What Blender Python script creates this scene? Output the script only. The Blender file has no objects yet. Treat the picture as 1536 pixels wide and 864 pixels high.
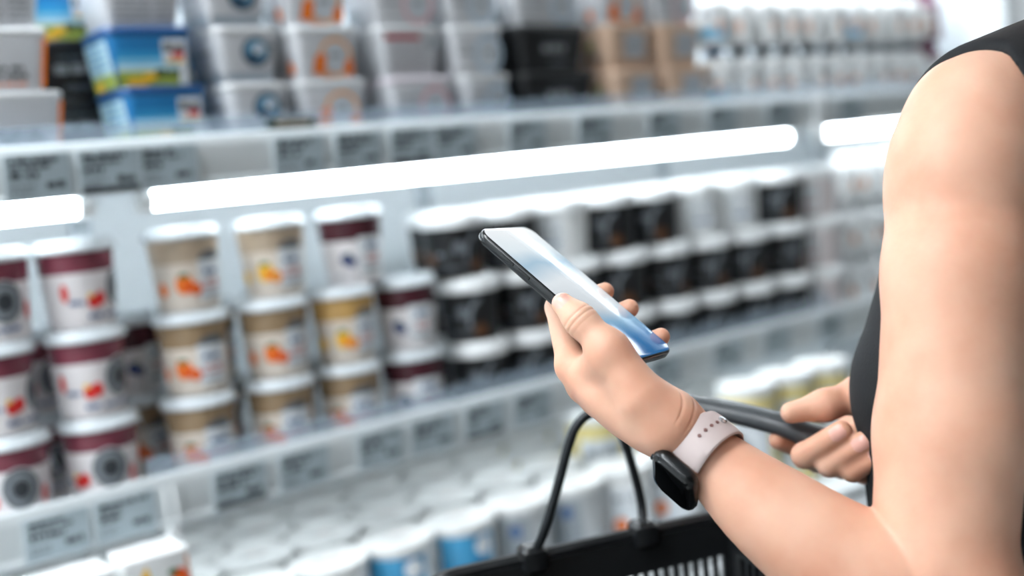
import bpy, math, random
import numpy as np
from mathutils import Vector, Matrix

random.seed(7)
SC = bpy.context.scene
COL = SC.collection

# ------------------------------------------------------------------ camera
FPX = 1750.0                       # focal length in pixels of the 1536-wide frame
ROLL = math.radians(6.0)
YAW = math.radians(51.77064)       # view direction measured from the shelf direction (+X)
PITCH = math.radians(5.60085)
EYE = np.array([0.0, 0.0, 1.32])
FW = np.array([math.cos(YAW) * math.cos(PITCH), math.sin(YAW) * math.cos(PITCH), -math.sin(PITCH)])
R0 = np.array([math.sin(YAW), -math.cos(YAW), 0.0])
U0 = np.cross(R0, FW)
RT = math.cos(ROLL) * R0 - math.sin(ROLL) * U0
UP = math.sin(ROLL) * R0 + math.cos(ROLL) * U0
F0 = np.array([math.cos(YAW), math.sin(YAW), 0.0])


def P(px, py, z):
    """World point that stands z metres deep in front of the eye, seen at a pixel."""
    return EYE + z * (FW + RT * (px - 768) / FPX - UP * (py - 432) / FPX)


cam_data = bpy.data.cameras.new('camera')
cam = bpy.data.objects.new('camera', cam_data)
COL.objects.link(cam)
mw = Matrix.Identity(4)
for i in range(3):
    mw[i][0], mw[i][1], mw[i][2], mw[i][3] = RT[i], UP[i], -FW[i], EYE[i]
cam.matrix_world = mw
cam_data.sensor_width = 36.0
cam_data.lens = FPX / 1536 * 36.0
cam_data.clip_start = 0.02
cam_data.clip_end = 100
cam_data.dof.use_dof = True
cam_data.dof.focus_distance = 0.815
cam_data.dof.aperture_fstop = 2.3
SC.camera = cam

# ------------------------------------------------------------------ world, exposure
world = bpy.data.worlds.new('store_air')
SC.world = world
world.use_nodes = True
bg = world.node_tree.nodes['Background']
bg.inputs[0].default_value = (0.93, 0.97, 1.0, 1)
bg.inputs[1].default_value = 0.10
SC.view_settings.view_transform = 'Standard'
SC.view_settings.look = 'None'
SC.view_settings.gamma = 1.0
SC.view_settings.use_curve_mapping = False
SC.view_settings.exposure = 0.60
CEIL_E = 13.5        # glow of the ceiling light panels
TUBE_E = 10.0        # glow of the shelf tubes
SC.cycles.use_denoising = True
SC.cycles.max_bounces = 6


# ------------------------------------------------------------------ helpers
def lin(h):
    h = h.lstrip('#')
    c = [int(h[i:i + 2], 16) / 255 for i in (0, 2, 4)]
    return tuple((x / 12.92 if x <= 0.04045 else ((x + 0.055) / 1.055) ** 2.4) for x in c) + (1,)


_mats = {}


def M(name, hexcol=None, rough=0.45, metal=0.0, emit=0.0, var=0.04, scale=40, bump=0.0, sss=0.0, coat=0.0, trans=0.0, alpha=1.0, spec=0.5):
    """A procedural material: base colour with a little noise, optional fine bump."""
    if name in _mats:
        return _mats[name]
    m = bpy.data.materials.new(name)
    m.use_nodes = True
    nt = m.node_tree
    b = nt.nodes['Principled BSDF']
    c = lin(hexcol)
    b.inputs['Base Color'].default_value = c
    b.inputs['Roughness'].default_value = rough
    b.inputs['Metallic'].default_value = metal
    b.inputs['Specular IOR Level'].default_value = spec
    b.inputs['Coat Weight'].default_value = coat
    b.inputs['Transmission Weight'].default_value = trans
    b.inputs['Alpha'].default_value = alpha
    tc = nt.nodes.new('ShaderNodeTexCoord')
    nz = nt.nodes.new('ShaderNodeTexNoise')
    nz.inputs['Scale'].default_value = scale
    nz.inputs['Detail'].default_value = 3
    nt.links.new(tc.outputs['Object'], nz.inputs['Vector'])
    if var and not emit:
        mx = nt.nodes.new('ShaderNodeMix')
        mx.data_type = 'RGBA'
        mx.inputs[6].default_value = tuple(x * (1 - var) for x in c[:3]) + (1,)
        mx.inputs[7].default_value = tuple(min(1, x * (1 + var)) for x in c[:3]) + (1,)
        nt.links.new(nz.outputs['Fac'], mx.inputs[0])
        nt.links.new(mx.outputs[2], b.inputs['Base Color'])
    if bump:
        bp = nt.nodes.new('ShaderNodeBump')
        bp.inputs['Strength'].default_value = bump
        bp.inputs['Distance'].default_value = 0.002
        nt.links.new(nz.outputs['Fac'], bp.inputs['Height'])
        nt.links.new(bp.outputs['Normal'], b.inputs['Normal'])
    if emit:
        b.inputs['Emission Color'].default_value = c
        b.inputs['Emission Strength'].default_value = emit
    if sss:
        b.inputs['Subsurface Weight'].default_value = sss
        b.inputs['Subsurface Radius'].default_value = (1.0, 0.35, 0.2)
        b.inputs['Subsurface Scale'].default_value = 0.006
    _mats[name] = m
    return m


class MB:
    """Collects shapes and links them as one mesh object."""

    def __init__(self):
        self.v, self.f, self.mi = [], [], []
        self.mats = []

    def mat(self, m):
        if m not in self.mats:
            self.mats.append(m)
        return self.mats.index(m)

    def add(self, verts, faces, m, T=None):
        k = len(self.v)
        i = self.mat(m)
        for p in verts:
            p = Vector(p)
            self.v.append(T @ p if T is not None else p)
        for f in faces:
            self.f.append([k + j for j in f])
            self.mi.append(i)

    def loft(self, rings, m, T=None, cap0=True, cap1=True, closed=True, ms=None):
        n = len(rings[0])
        k = len(self.v)
        for r in rings:
            for p in r:
                p = Vector(p)
                self.v.append(T @ p if T is not None else p)
        idx = self.mat(m)
        for a in range(len(rings) - 1):
            ia = self.mat(ms[a]) if ms else idx
            for j in range(n if closed else n - 1):
                j2 = (j + 1) % n
                self.f.append([k + a * n + j, k + a * n + j2, k + (a + 1) * n + j2, k + (a + 1) * n + j])
                self.mi.append(ia)
        if closed and cap0:
            self.f.append([k + j for j in range(n)][::-1])
            self.mi.append(self.mat(ms[0]) if ms else idx)
        if closed and cap1:
            self.f.append([k + (len(rings) - 1) * n + j for j in range(n)])
            self.mi.append(self.mat(ms[-1]) if ms else idx)

    def lathe(self, prof, m, n=28, T=None, ms=None, cap0=True, cap1=True):
        rings = [[(r * math.cos(2 * math.pi * j / n), r * math.sin(2 * math.pi * j / n), z) for j in range(n)] for r, z in prof]
        self.loft(rings, m, T, ms=ms, cap0=cap0, cap1=cap1)

    def rrect(self, levels, m, T=None, k=4, ms=None, cap0=True, cap1=True):
        """Loft of rounded rectangles: levels of (z, half_x, half_y, corner_radius)."""
        rings = []
        for z, hx, hy, r in levels:
            ring = []
            for (sx, sy, a0) in ((1, 1, 0), (-1, 1, 90), (-1, -1, 180), (1, -1, 270)):
                for q in range(k + 1):
                    a = math.radians(a0 + 90 * q / k)
                    ring.append((sx * (hx - r) + r * math.cos(a), sy * (hy - r) + r * math.sin(a), z))
            rings.append(ring)
        self.loft(rings, m, T, ms=ms, cap0=cap0, cap1=cap1)

    def box(self, x0, x1, y0, y1, z0, z1, m, bev=0.0, T=None):
        Tc = Matrix.Translation(((x0 + x1) / 2, (y0 + y1) / 2, 0))
        if T is not None:
            Tc = T @ Tc
        hx, hy = abs(x1 - x0) / 2, abs(y1 - y0) / 2
        if bev:
            b = min(bev, hx * .9, hy * .9, (z1 - z0) * .45)
            self.rrect([(z0, hx - b, hy - b, b * .3), (z0 + b, hx, hy, b), (z1 - b, hx, hy, b), (z1, hx - b, hy - b, b * .3)], m, Tc, k=2)
        else:
            vs = [(sx * hx, sy * hy, z) for z in (z0, z1) for sx, sy in ((-1, -1), (1, -1), (1, 1), (-1, 1))]
            self.add(vs, [(3, 2, 1, 0), (4, 5, 6, 7), (0, 1, 5, 4), (1, 2, 6, 5), (2, 3, 7, 6), (3, 0, 4, 7)], m, Tc)

    def tube(self, pts, r, m, n=12, T=None, flat=None):
        """A bar along a path; r one radius or one per point; flat=(wide,thin) makes it a strap."""
        pts = [Vector(p) for p in pts]
        rings = []
        up = None
        for i, p in enumerate(pts):
            d = (pts[min(i + 1, len(pts) - 1)] - pts[max(i - 1, 0)]).normalized()
            if up is None:
                ref = Vector((0, 0, 1)) if abs(d.z) < .9 else Vector((1, 0, 0))
                up = (ref - d * ref.dot(d)).normalized()
            else:
                up = (up - d * up.dot(d)).normalized()
            s = d.cross(up)
            rr = r[i] if isinstance(r, (list, tuple)) else r
            wx, wy = (flat if flat else (1, 1))
            rings.append([p + s * (rr * wx * math.cos(2 * math.pi * j / n)) + up * (rr * wy * math.sin(2 * math.pi * j / n)) for j in range(n)])
        self.loft(rings, m, T)

    def build(self, name, parent=None, smooth=40, loc=None):
        me = bpy.data.meshes.new(name)
        me.from_pydata([tuple(p) for p in self.v], [], self.f)
        for m in self.mats:
            me.materials.append(m)
        me.polygons.foreach_set('material_index', self.mi)
        if smooth:
            me.polygons.foreach_set('use_smooth', [True] * len(self.f))
            me.set_sharp_from_angle(angle=math.radians(smooth))
        me.update()
        o = bpy.data.objects.new(name, me)
        COL.objects.link(o)
        if parent is not None:
            o.parent = parent
        if loc is not None:
            o.location = loc
        return o


def tag(o, label=None, cat=None, group=None, kind=None):
    for k, v in (('label', label), ('category', cat), ('group', group), ('kind', kind)):
        if v:
            o[k] = v
    return o


def thing(name, label, cat, loc=(0, 0, 0), rz=0.0, group=None):
    o = bpy.data.objects.new(name, None)
    o.empty_display_size = 0.02
    COL.objects.link(o)
    o.location = loc
    o.rotation_euler = (0, 0, rz)
    return tag(o, label, cat, group)


def dup(root, loc, rz, label, group=None):
    r = root.copy()
    COL.objects.link(r)
    r.location = loc
    r.rotation_euler = (0, 0, rz)
    r['label'] = label
    if group:
        r['group'] = group
    for ch in list(root.children):
        c = ch.copy()
        COL.objects.link(c)
        c.parent = r
        for g in list(ch.children):
            d = g.copy()
            COL.objects.link(d)
            d.parent = c
    return r


def smooth_path(pts, sub=6):
    """Catmull-Rom through the points."""
    pts = [np.asarray(p, float) for p in pts]
    q = [2 * pts[0] - pts[1]] + pts + [2 * pts[-1] - pts[-2]]
    out = []
    for i in range(1, len(q) - 2):
        for s in range(sub):
            t = s / sub
            a, b, c, d = q[i - 1], q[i], q[i + 1], q[i + 2]
            out.append(0.5 * (2 * b + (c - a) * t + (2 * a - 5 * b + 4 * c - d) * t * t + (3 * b - a - 3 * c + d) * t ** 3))
    out.append(pts[-1])
    return out

# ------------------------------------------------------------------ the store: floor, walls, ceiling
def slab(name, x0, x1, y0, y1, z0, z1, m):
    b = MB()
    b.box(x0, x1, y0, y1, z0, z1, m)
    return tag(b.build(name, smooth=0), kind='structure')


def tile_material():
    m = bpy.data.materials.new('floor_tile')
    m.use_nodes = True
    nt = m.node_tree
    b = nt.nodes['Principled BSDF']
    tc = nt.nodes.new('ShaderNodeTexCoord')
    br = nt.nodes.new('ShaderNodeTexBrick')
    br.offset = 0
    br.inputs['Color1'].default_value = lin('#a9a9a6')
    br.inputs['Color2'].default_value = lin('#a0a19f')
    br.inputs['Mortar'].default_value = lin('#a9abaa')
    br.inputs['Scale'].default_value = 1.0
    br.inputs['Mortar Size'].default_value = 0.004
    br.inputs['Brick Width'].default_value = 0.4
    br.inputs['Row Height'].default_value = 0.4
    nt.links.new(tc.outputs['Object'], br.inputs['Vector'])
    nt.links.new(br.outputs['Color'], b.inputs['Base Color'])
    b.inputs['Roughness'].default_value = 0.25
    return m


WALLM = M('wall_paint', '#dde1e3', .7)
slab('floor', -4.5, 9, -5, 2.3, -.1, 0, tile_material())
slab('ceiling', -4.5, 9, -5, 2.3, 3.3, 3.4, M('ceiling_paint', '#eef1f2', .8))
slab('wall_back', -4.5, 9, 2.2, 2.3, 0, 3.3, WALLM)
slab('wall_front', -4.5, 9, -5, -4.9, 0, 3.3, M('wall_dark', '#5d5853', .7))
slab('wall_left', -4.5, -4.4, -4.9, 2.2, 0, 3.3, WALLM)
slab('wall_right', 8.9, 9, -4.9, 2.2, 0, 3.3, WALLM)

GLOWC = M('ceiling_glow', '#f6fbff', .5, emit=CEIL_E)
ALU = M('aluminium', '#cfd3d6', .35, metal=.6)
first = None
words = ['first', 'second', 'third', 'fourth']
for r, y, xs in ((0, 0.85, (-3.3, -2.0, -0.7, 5.2)), (1, -1.6, (-3.2,))):
    for c, x in enumerate(xs):
        lab = 'square white ceiling panel over the %s, %s from the left wall' % (('refrigerated aisle', 'shop front')[r], words[c])
        if first is None:
            first = thing('ceiling_light', lab, 'ceiling light', (x, y, 3.3), 0, 'ceiling light panels')
            b = MB(); b.box(-.57, .57, -.4, .4, -.03, -.012, GLOWC); b.build('diffuser', first)
            b = MB()
            for (x0, x1, y0, y1) in ((-.6, .6, -.43, -.4), (-.6, .6, .4, .43), (-.6, -.57, -.4, .4), (.57, .6, -.4, .4)):
                b.box(x0, x1, y0, y1, -.035, 0, ALU, .003)
            b.build('frame', first)
        else:
            dup(first, (x, y, 3.3), 0, lab)

# ------------------------------------------------------------------ the refrigerated case
XL, XR = -0.75, 2.50
SH_Z, UP_Z, DK_Z = 0.970, 1.400, 0.700
UP_DROP = 0.018                                  # the tub shelf's rail sits this much lower          # surfaces of the cup shelf, the tub shelf and the bottom deck
CASE_W = M('case_white', '#e3e8eb', .4)
CASE_B = M('case_back', '#dfe6ea', .4)
RAILM = M('price_rail_plastic', '#c9cfd1', .35)
KICK = M('kick_plate', '#8d949a', .4, metal=.3)
case = thing('refrigerated_display_case', 'long white open refrigerated display case with lit shelves of dairy tubs and cups', 'display case', (0, 0, 0))
b = MB(); b.box(XL, XR, 1.87, 1.93, .3, 2.1, CASE_B); bp_ = b.build('back_panel', case)
b = MB()
for i in range(5):                                # slotted uprights of the back
    x = -.7 + i * .66
    b.box(x - .015, x + .015, 1.862, 1.87, .72, 2.05, M('upright_grey', '#b4bfc6', .4, metal=.3))
    for k in range(40):
        z = .76 + k * .032
        b.box(x - .004, x + .004, 1.8605, 1.862, z, z + .018, M('slot_dark', '#5c656c', .6))
b.build('upright', case)['kind'] = 'stuff'
b = MB()
b.box(XL, XR, 1.36, 1.93, 2.1, 2.2, CASE_W, .01)
b.build('canopy', case)
b = MB()
b.box(XL, XR, 1.24, 1.93, 0.12, DK_Z - .02, CASE_W, .02)
b.build('lower_tank', case)
b = MB(); b.box(XL + .03, XR - .03, 1.29, 1.9, 0, .12, KICK); b.build('kick_plate', case)
b = MB(); b.box(XL, XR, 1.25, 1.87, DK_Z - .02, DK_Z, CASE_W, .004); b.build('deck_shelf', case)
for x0, x1 in ((XL - .04, XL), (XR, XR + .04)):
    b = MB()
    b.box(x0, x1, 1.33, 1.93, .12, 2.2, CASE_W, .012)
    b.build('end_panel', case)
for z in (SH_Z, UP_Z, 1.86):
    b = MB(); b.box(XL, XR, 1.40, 1.87, z - .018, z, CASE_W, .003); b.build('shelf', case)
    # price rail: a C profile leaning back a little, with a rounded top bead
    z0_, z = z, z - (UP_DROP if z == UP_Z else 0)
    prof = [(1.400, z - .03), (1.398, z + .022), (1.393, z + .027), (1.387, z + .024), (1.384, z + .014), (1.3835, z + .010), (1.390, z - .028), (1.386, z - .034), (1.388, z - .038), (1.396, z - .038)]
    rings = [[(x, y, zz) for y, zz in prof] for x in (XL, XR)]
    b = MB(); b.loft(rings, RAILM); b.build('price_rail', case)
ACR = M('clear_acrylic', '#c4d8ea', .08, trans=.0, alpha=.30)
for z, x0, x1 in ((SH_Z, .505, 1.9), (UP_Z, XL, 2.45)):
    b = MB(); b.box(x0, x1, 1.4005, 1.403, z, z + (.047 if z < 1.2 else .030), ACR, .0008); b.build('clear_front_strip', case)

# shelf tubes: under the tub shelf, butted together with end caps
TUBEM = M('tube_glow', '#f4fbff', .4, emit=TUBE_E)
CAPM = M('tube_cap', '#eceff0', .4)


DIMM = M('added_deck_glow', '#f4fbff', .4, emit=TUBE_E * .42)  # for the unseen tubes added under the cup shelf to light the deck


TOPM = M('top_tube_glow', '#f4fbff', .4, emit=TUBE_E * 3)


def tube_light(x0, x1, z, lab):
    t = thing('shelf_light', lab, 'tube light', ((x0 + x1) / 2, 1.418 if z > 1.2 else 1.45, z), 0, 'shelf tube lights')
    h = (x1 - x0) / 2
    T = Matrix.Rotation(math.pi / 2, 4, 'Y')
    b = MB(); b.lathe([(.0118, -h + .02), (.0118, h - .02)], TOPM if z > 1.7 else TUBEM if z > 1 else DIMM, 20, T); b.build('tube', t)
    for s in (-1, 1):
        b = MB(); b.lathe([(.010, 0), (.015, .002), (.015, .02), (.012, .022)], CAPM, 20, Matrix.Translation((s * h, 0, 0)) @ Matrix.Rotation(-s * math.pi / 2, 4, 'Y')); b.build('end_cap', t)
    b = MB(); b.box(-h, h, -.016, .016, .0145, z_clear(z), CAPM, .002); b.build('batten', t)
    return t


def z_clear(z):
    return (SH_Z - .019 - z) if z < 1.2 else (UP_Z - .019 - z) if z < 1.5 else (1.86 - .019 - z) if z < 1.9 else (2.1 - z - .001)


ZT = 1.333
tube_light(XL + .02, .490, ZT, 'white shelf tube light left of the gap, under the tub shelf at the left edge')
tube_light(.540, 1.838, ZT, 'long glowing white tube light running under the tub shelf across the middle')
tube_light(1.908, XR - .01, ZT, 'short white tube light under the tub shelf, right of the white clip')
tube_light(XL + .02, .86, 1.80, 'white tube light under the top shelf, above the blue tubs')
tube_light(.9, XR - .01, 1.80, 'white tube light under the top shelf, above the black and beige tubs')
tube_light(XL + .02, .86, .936, 'added unseen tube light under the cup shelf, above the left end of the bottom deck')
tube_light(.9, XR - .01, .936, 'added unseen tube light under the cup shelf, above the right end of the bottom deck')
# ------------------------------------------------------------------ print helpers
def facing(x, y):
    """Turn that brings the local front (-Y) towards the aisle viewer."""
    return math.atan2(EYE[1] - y, EYE[0] - x) + math.pi / 2


class Cone:
    """Maps print coordinates (s metres round the front, z height) onto a conical cup wall."""

    def __init__(self, prof, off=.0006):
        self.zs = [p[1] for p in prof]; self.rs = [p[0] for p in prof]; self.off = off

    def __call__(self, s, z, o=1.0):
        r = float(np.interp(z, self.zs, self.rs)) + self.off * o
        a = s / .042
        return (r * math.sin(a), -r * math.cos(a), z)


class Face:
    """Maps print coordinates onto a flat tapered tub face; u along it, z height."""

    def __init__(self, side, levels, off=.0006):
        self.side, self.lv, self.off = side, levels, off

    def __call__(self, u, z, o=1.0):
        zs = [l[0] for l in self.lv]
        hx = float(np.interp(z, zs, [l[1] for l in self.lv])); hy = float(np.interp(z, zs, [l[2] for l in self.lv]))
        if self.side == 'front':
            return (u, -hy - self.off * o, z)
        if self.side == 'left':
            return (-hx - self.off * o, -u, z)
        return (hx + self.off * o, u, z)


def p_rect(b, fn, u0, u1, z0, z1, m, o=1.0, nu=6, nz=2, skew=0.0):
    vs = [fn(u0 + (u1 - u0) * i / nu + skew * j / nz, z0 + (z1 - z0) * j / nz, o) for j in range(nz + 1) for i in range(nu + 1)]
    fs = [(j * (nu + 1) + i, j * (nu + 1) + i + 1, (j + 1) * (nu + 1) + i + 1, (j + 1) * (nu + 1) + i) for j in range(nz) for i in range(nu)]
    b.add(vs, fs, m)


def p_disc(b, fn, u, z, ru, rz, m, o=1.0, n=18, hole=0.0, a0=0, a1=360):
    rr = [hole, (1 + hole) / 2, 1.0]
    vs, fs = [], []
    full = (a1 - a0) >= 360
    for k, q in enumerate(rr):
        for i in range(n + 1):
            a = math.radians(a0 + (a1 - a0) * i / n)
            vs.append(fn(u + ru * q * math.cos(a), z + rz * q * math.sin(a), o))
    for k in range(2):
        for i in range(n):
            A = k * (n + 1) + i
            fs.append((A, A + (n + 1), A + n + 2, A + 1)[::-1])
    b.add(vs, fs, m)


def p_text(b, fn, u0, u1, z, h, m, rng, o=1.6, words=3):
    """A line of unreadable small print: a row of short dashes."""
    u = u0
    while u < u1:
        w = rng.uniform(.6, 2.2) * h
        p_rect(b, fn, u, min(u + w, u1), z, z + h * rng.uniform(.75, 1.0), m, o, 1, 1)
        u += w + h * rng.choice([.25, .3, .9])


WHT = M('white_plastic', '#e6e8e8', .35)
CLR = M('pale_plastic', '#d3dade', .18)
CREAM = M('cream_yoghurt', '#ddd2c6', .35)
YOG = M('white_yoghurt', '#e4dfe0', .35)
JAMR = M('raspberry_jam', '#7d3f4c', .25, var=.45, scale=38)
JAMD = M('cherry_jam', '#4c242d', .25, var=.45, scale=38)
JAMO = M('apricot_jam', '#9c8467', .25, var=.45, scale=38)
JAMM = M('mango_layer', '#c7a063', .25, var=.45, scale=38)
TAN = M('tan_layer', '#b9a690', .3, var=.45, scale=38)
INK = M('ink_dark', '#33383d', .5)
INKB = M('ink_blue', '#3f5f8c', .5)
INKR = M('ink_red', '#c65a5a', .5)
INKG = M('ink_grey', '#7d848b', .5)
PANEL = M('label_paper', '#dfe4e8', .4)
DOME = M('label_grey', '#5d6268', .4)
ORG = M('orange_print', '#ee7a1e', .4)
ORD = M('orange_print_deep', '#e2551c', .4)
RED = M('berry_print', '#d92f2b', .4)
YEL = M('yellow_print', '#f3c23a', .4)
LEAF = M('leaf_print', '#3f6b36', .4)
BLUB = M('blueberry_print', '#2e3f70', .4)
BLK = M('black_label', '#17191b', .35)
LIDW = M('white_lid', '#f1f4f5', .3)

CUP_P = [(.0345, 0), (.0365, .0015), (.0372, .006), (.0380, .012), (.0437, .092), (.0440, .095)]
CUP_FN = Cone(CUP_P)


def make_cup(kind, label, group, rng):
    t = thing('yoghurt_cup', label, 'yoghurt cup', group=group)
    t.scale = (1.045, 1.045, 1)
    band, body = {'raspberry': (JAMR, YOG), 'orange': (JAMO, CREAM), 'mango': (JAMM, CREAM), 'cherry': (JAMD, YOG), 'pale': (TAN, CREAM), 'apricot': (TAN, CREAM)}[kind]
    b = MB()
    zb = .068 if kind == 'raspberry' else .062
    prof = [(.030, .003), (.0345, 0), (.0365, .0015), (.0372, .006), (.0380, .012), (CUP_R(zb - .004), zb - .004), (CUP_R(zb), zb), (.0437, .092), (.0440, .095)]
    b.lathe(prof, body, 36, ms=[body] * 6 + [band] * 2)
    b.build('cup_body', t)
    b = MB()
    b.lathe([(.0442, .0925), (.0478, .0935), (.0482, .0955), (.0482, .0985), (.0470, .1000), (.0455, .1005), (.0445, .1060), (.0425, .1080), (.0405, .1080), (.0395, .1035), (.0, .1030)], CLR, 36, cap1=False)
    b.build('lid', t)
    b = MB()
    if kind in ('orange', 'mango', 'apricot', 'pale'):
        p_rect(b, CUP_FN, .003, .042, .012, .066, PANEL, 1, 10, 3)
        p_disc(b, CUP_FN, .022, .064, .018, .012, DOME, 1.4, 20, a0=0, a1=180)
        p_text(b, CUP_FN, .010, .030, .046, .007, INKB, rng)
        p_text(b, CUP_FN, .010, .034, .034, .005, INKR, rng)
        p_text(b, CUP_FN, .008, .036, .028, .003, INKR, rng)
        p_text(b, CUP_FN, .008, .036, .018, .0035, INKG, rng)
        b.build('label', t)
        b = MB()
        fr, fr2 = (ORG, ORD) if kind in ('orange', 'apricot') else (YEL, ORG)
        p_disc(b, CUP_FN, -.016, .035, .0115, .0125, fr, 2)
        p_disc(b, CUP_FN, -.013, .032, .005, .006, fr2, 2.4)
        p_disc(b, CUP_FN, -.002, .028, .0075, .0075, fr2, 2.2)
        p_disc(b, CUP_FN, -.002, .028, .0035, .004, fr, 2.7)
        p_disc(b, CUP_FN, -.016, .047, .006, .0032, LEAF, 2.6)
        b.build('fruit_print', t)
        b = MB(); p_disc(b, CUP_FN, -.046, .030, .007, .009, fr, 2); b.build('fruit_print', t)
    elif kind == 'cherry':
        p_rect(b, CUP_FN, .000, .038, .012, .066, PANEL, 1, 10, 3)
        p_text(b, CUP_FN, .012, .030, .050, .008, INKB, rng)
        p_text(b, CUP_FN, .010, .032, .036, .005, INKR, rng)
        p_text(b, CUP_FN, .010, .032, .030, .003, INKR, rng)
        p_text(b, CUP_FN, .004, .036, .018, .0035, INK, rng)
        p_text(b, CUP_FN, -.034, -.004, .012, .004, INKG, rng)
        b.build('label', t)
        b = MB()
        p_disc(b, CUP_FN, -.018, .036, .008, .009, BLUB, 2)
        p_disc(b, CUP_FN, -.010, .032, .006, .007, BLUB, 2.2)
        p_disc(b, CUP_FN, -.014, .044, .004, .002, LEAF, 2.4)
        b.build('fruit_print', t)
    else:
        p_disc(b, CUP_FN, .018, .046, .0225, .0255, PANEL, 1, 28)
        p_disc(b, CUP_FN, .018, .046, .021, .024, DOME, 1.4, 28, hole=.72)
        p_disc(b, CUP_FN, .018, .046, .0145, .0165, INKG, 1.4, 28)
        p_disc(b, CUP_FN, .018, .046, .0095, .011, INK, 1.8, 20)
        p_text(b, CUP_FN, .009, .027, .047, .006, INK, rng)
        p_text(b, CUP_FN, .010, .026, .038, .005, INK, rng)
        p_text(b, CUP_FN, -.030, .034, .012, .0055, INKB, rng)
        p_text(b, CUP_FN, -.050, -.034, .030, .006, INKB, rng)
        b.build('label', t)
        b = MB()
        p_disc(b, CUP_FN, -.022, .032, .008, .008, RED, 2)
        p_disc(b, CUP_FN, -.014, .035, .007, .0085, RED, 2.2)
        p_disc(b, CUP_FN, -.026, .040, .0035, .003, YEL, 2.4)
        b.build('fruit_print', t)
        for u_, z_ in ((.047, .034), (-.055, .045)):
            b = MB(); p_disc(b, CUP_FN, u_, z_, .0045, .011, RED, 2); b.build('berry_drop', t)
    return t


def CUP_R(z):
    return float(np.interp(z, [p[1] for p in CUP_P], [p[0] for p in CUP_P]))


protos = {}


def put(key, maker, loc, rz, label, group):
    if key not in protos:
        t = maker(label, group)
        t.location = loc
        t.rotation_euler = (0, 0, rz)
        protos[key] = t
        return t
    return dup(protos[key], loc, rz, label, group)


LEVEL = ['bottom', 'middle', 'top']
look = {'raspberry': 'white red-banded cup with grey emblem',
        'orange': 'cream brown-banded cup with orange fruit',
        'apricot': 'cream tan-banded cup with orange fruit',
        'mango': 'cream golden-banded cup with mango print',
        'pale': 'pale cream cup with yellow fruit',
        'cherry': 'white cherry-banded cup with blueberry print'}
# stack: X per level, Y, kind per level, how the stack is told apart, turn per level
CUPS = [
    (.362, 1.452, [('raspberry', 0, -.25), ('raspberry', -.004, .9), ('raspberry', .006, -.1)], 'of the leftmost stack'),
    (.470, 1.452, [('raspberry', 0, -.25), ('raspberry', -.002, .5), ('raspberry', .000, .9)], 'of the second red stack'),
    (.604, 1.455, [('orange', 0, .0), ('orange', .004, .0), ('apricot', .006, .3)], 'of the first orange stack'),
    (.722, 1.455, [('orange', 0, -.1), ('orange', .003, .25), ('pale', .014, .1)], 'of the second orange stack'),
    (.832, 1.455, [('orange', 0, -.1), ('mango', .003, .3), ('cherry', .030, .2)], 'beside the cherry stack'),
    (.942, 1.455, [('cherry', 0, .0), ('cherry', .001, .05)], 'of the cherry stack beside black pots'),
]
for X, Y, lv, where in CUPS:
    for k, (kind, dx, turn) in enumerate(lv):
        loc = (X + dx, Y, SH_Z + .0004 + .1085 * k)
        put('cup_' + kind, lambda lab, g, kind=kind: make_cup(kind, lab, g, random.Random(3)), loc, facing(X, Y) + turn,
            '%s, %s %s' % (look[kind], LEVEL[k] if len(lv) == 3 else ('lower', 'upper')[k], where), 'yoghurt cups stacked on the middle shelf')
# second row, seen in the gaps
for X, kinds, where in ((.420, ('raspberry', 'raspberry'), 'the two red stacks'), (.560, ('orange', 'cherry'), 'the first orange stack'), (.668, ('orange', 'orange'), 'and between both orange stacks'), (.785, ('orange', 'mango'), 'the second orange stack'), (.892, ('cherry', 'mango'), 'the cherry stack')):
    for k, kind in enumerate(kinds):
        put('cup_' + kind, lambda lab, g, kind=kind: make_cup(kind, lab, g, random.Random(3)), (X, 1.560, SH_Z + .0004 + .1085 * k), facing(X, 1.56) + .2 + .3 * k,
            '%s, %s behind %s' % (look[kind], ('lower', 'upper')[k], where), 'yoghurt cups in the second row')

# ------------------------------------------------------------------ black pots with white lids
POT_P = [(.040, 0), (.0425, .002), (.0475, .078)]
POT_FN = Cone(POT_P)


def make_pot(kind, label, group, rng):
    t = thing('dessert_pot', label, 'dessert pot', group=group)
    body = {'black': BLK, 'white': WHT, 'pale': M('pale_pot', '#d9cfcf', .4)}[kind]
    b = MB(); b.lathe([(.036, .002)] + POT_P, body, 36); b.build('pot_body', t)
    b = MB(); b.lathe([(.0480, .0765), (.0522, .0775), (.0527, .080), (.0527, .0930), (.0505, .0965), (.047, .1), (.044, .1), (.043, .0965), (0, .0965)], LIDW, 36, cap1=False); b.build('lid', t)
    b = MB()
    if kind == 'black':
        p_disc(b, POT_FN, .004, .046, .010, .011, DOME, 1, 20)
        p_disc(b, POT_FN, .004, .048, .004, .005, INKG, 1.6, 14)
        p_disc(b, POT_FN, .034, .030, .022, .040, INKG, 1.2, 16, hole=.80, a0=95, a1=190)
        p_text(b, POT_FN, -.030, -.012, .034, .006, INKG, rng)
        p_text(b, POT_FN, -.024, .020, .014, .006, DOME, rng)
        p_disc(b, POT_FN, .030, .018, .011, .010, M('cocoa_print', '#5a3a22', .4), 1.8)
        p_disc(b, POT_FN, -.045, .030, .014, .012, M('cocoa_print', '#5a3a22', .4), 1.8)
    else:
        p_rect(b, POT_FN, -.024, .024, .012, .068, PANEL, 1, 8, 2)
        p_text(b, POT_FN, -.016, .018, .044, .008, INKG, rng)
        p_text(b, POT_FN, -.016, .018, .026, .005, INKB if kind == 'white' else INKR, rng)
    b.build('label', t)
    return t


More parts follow.
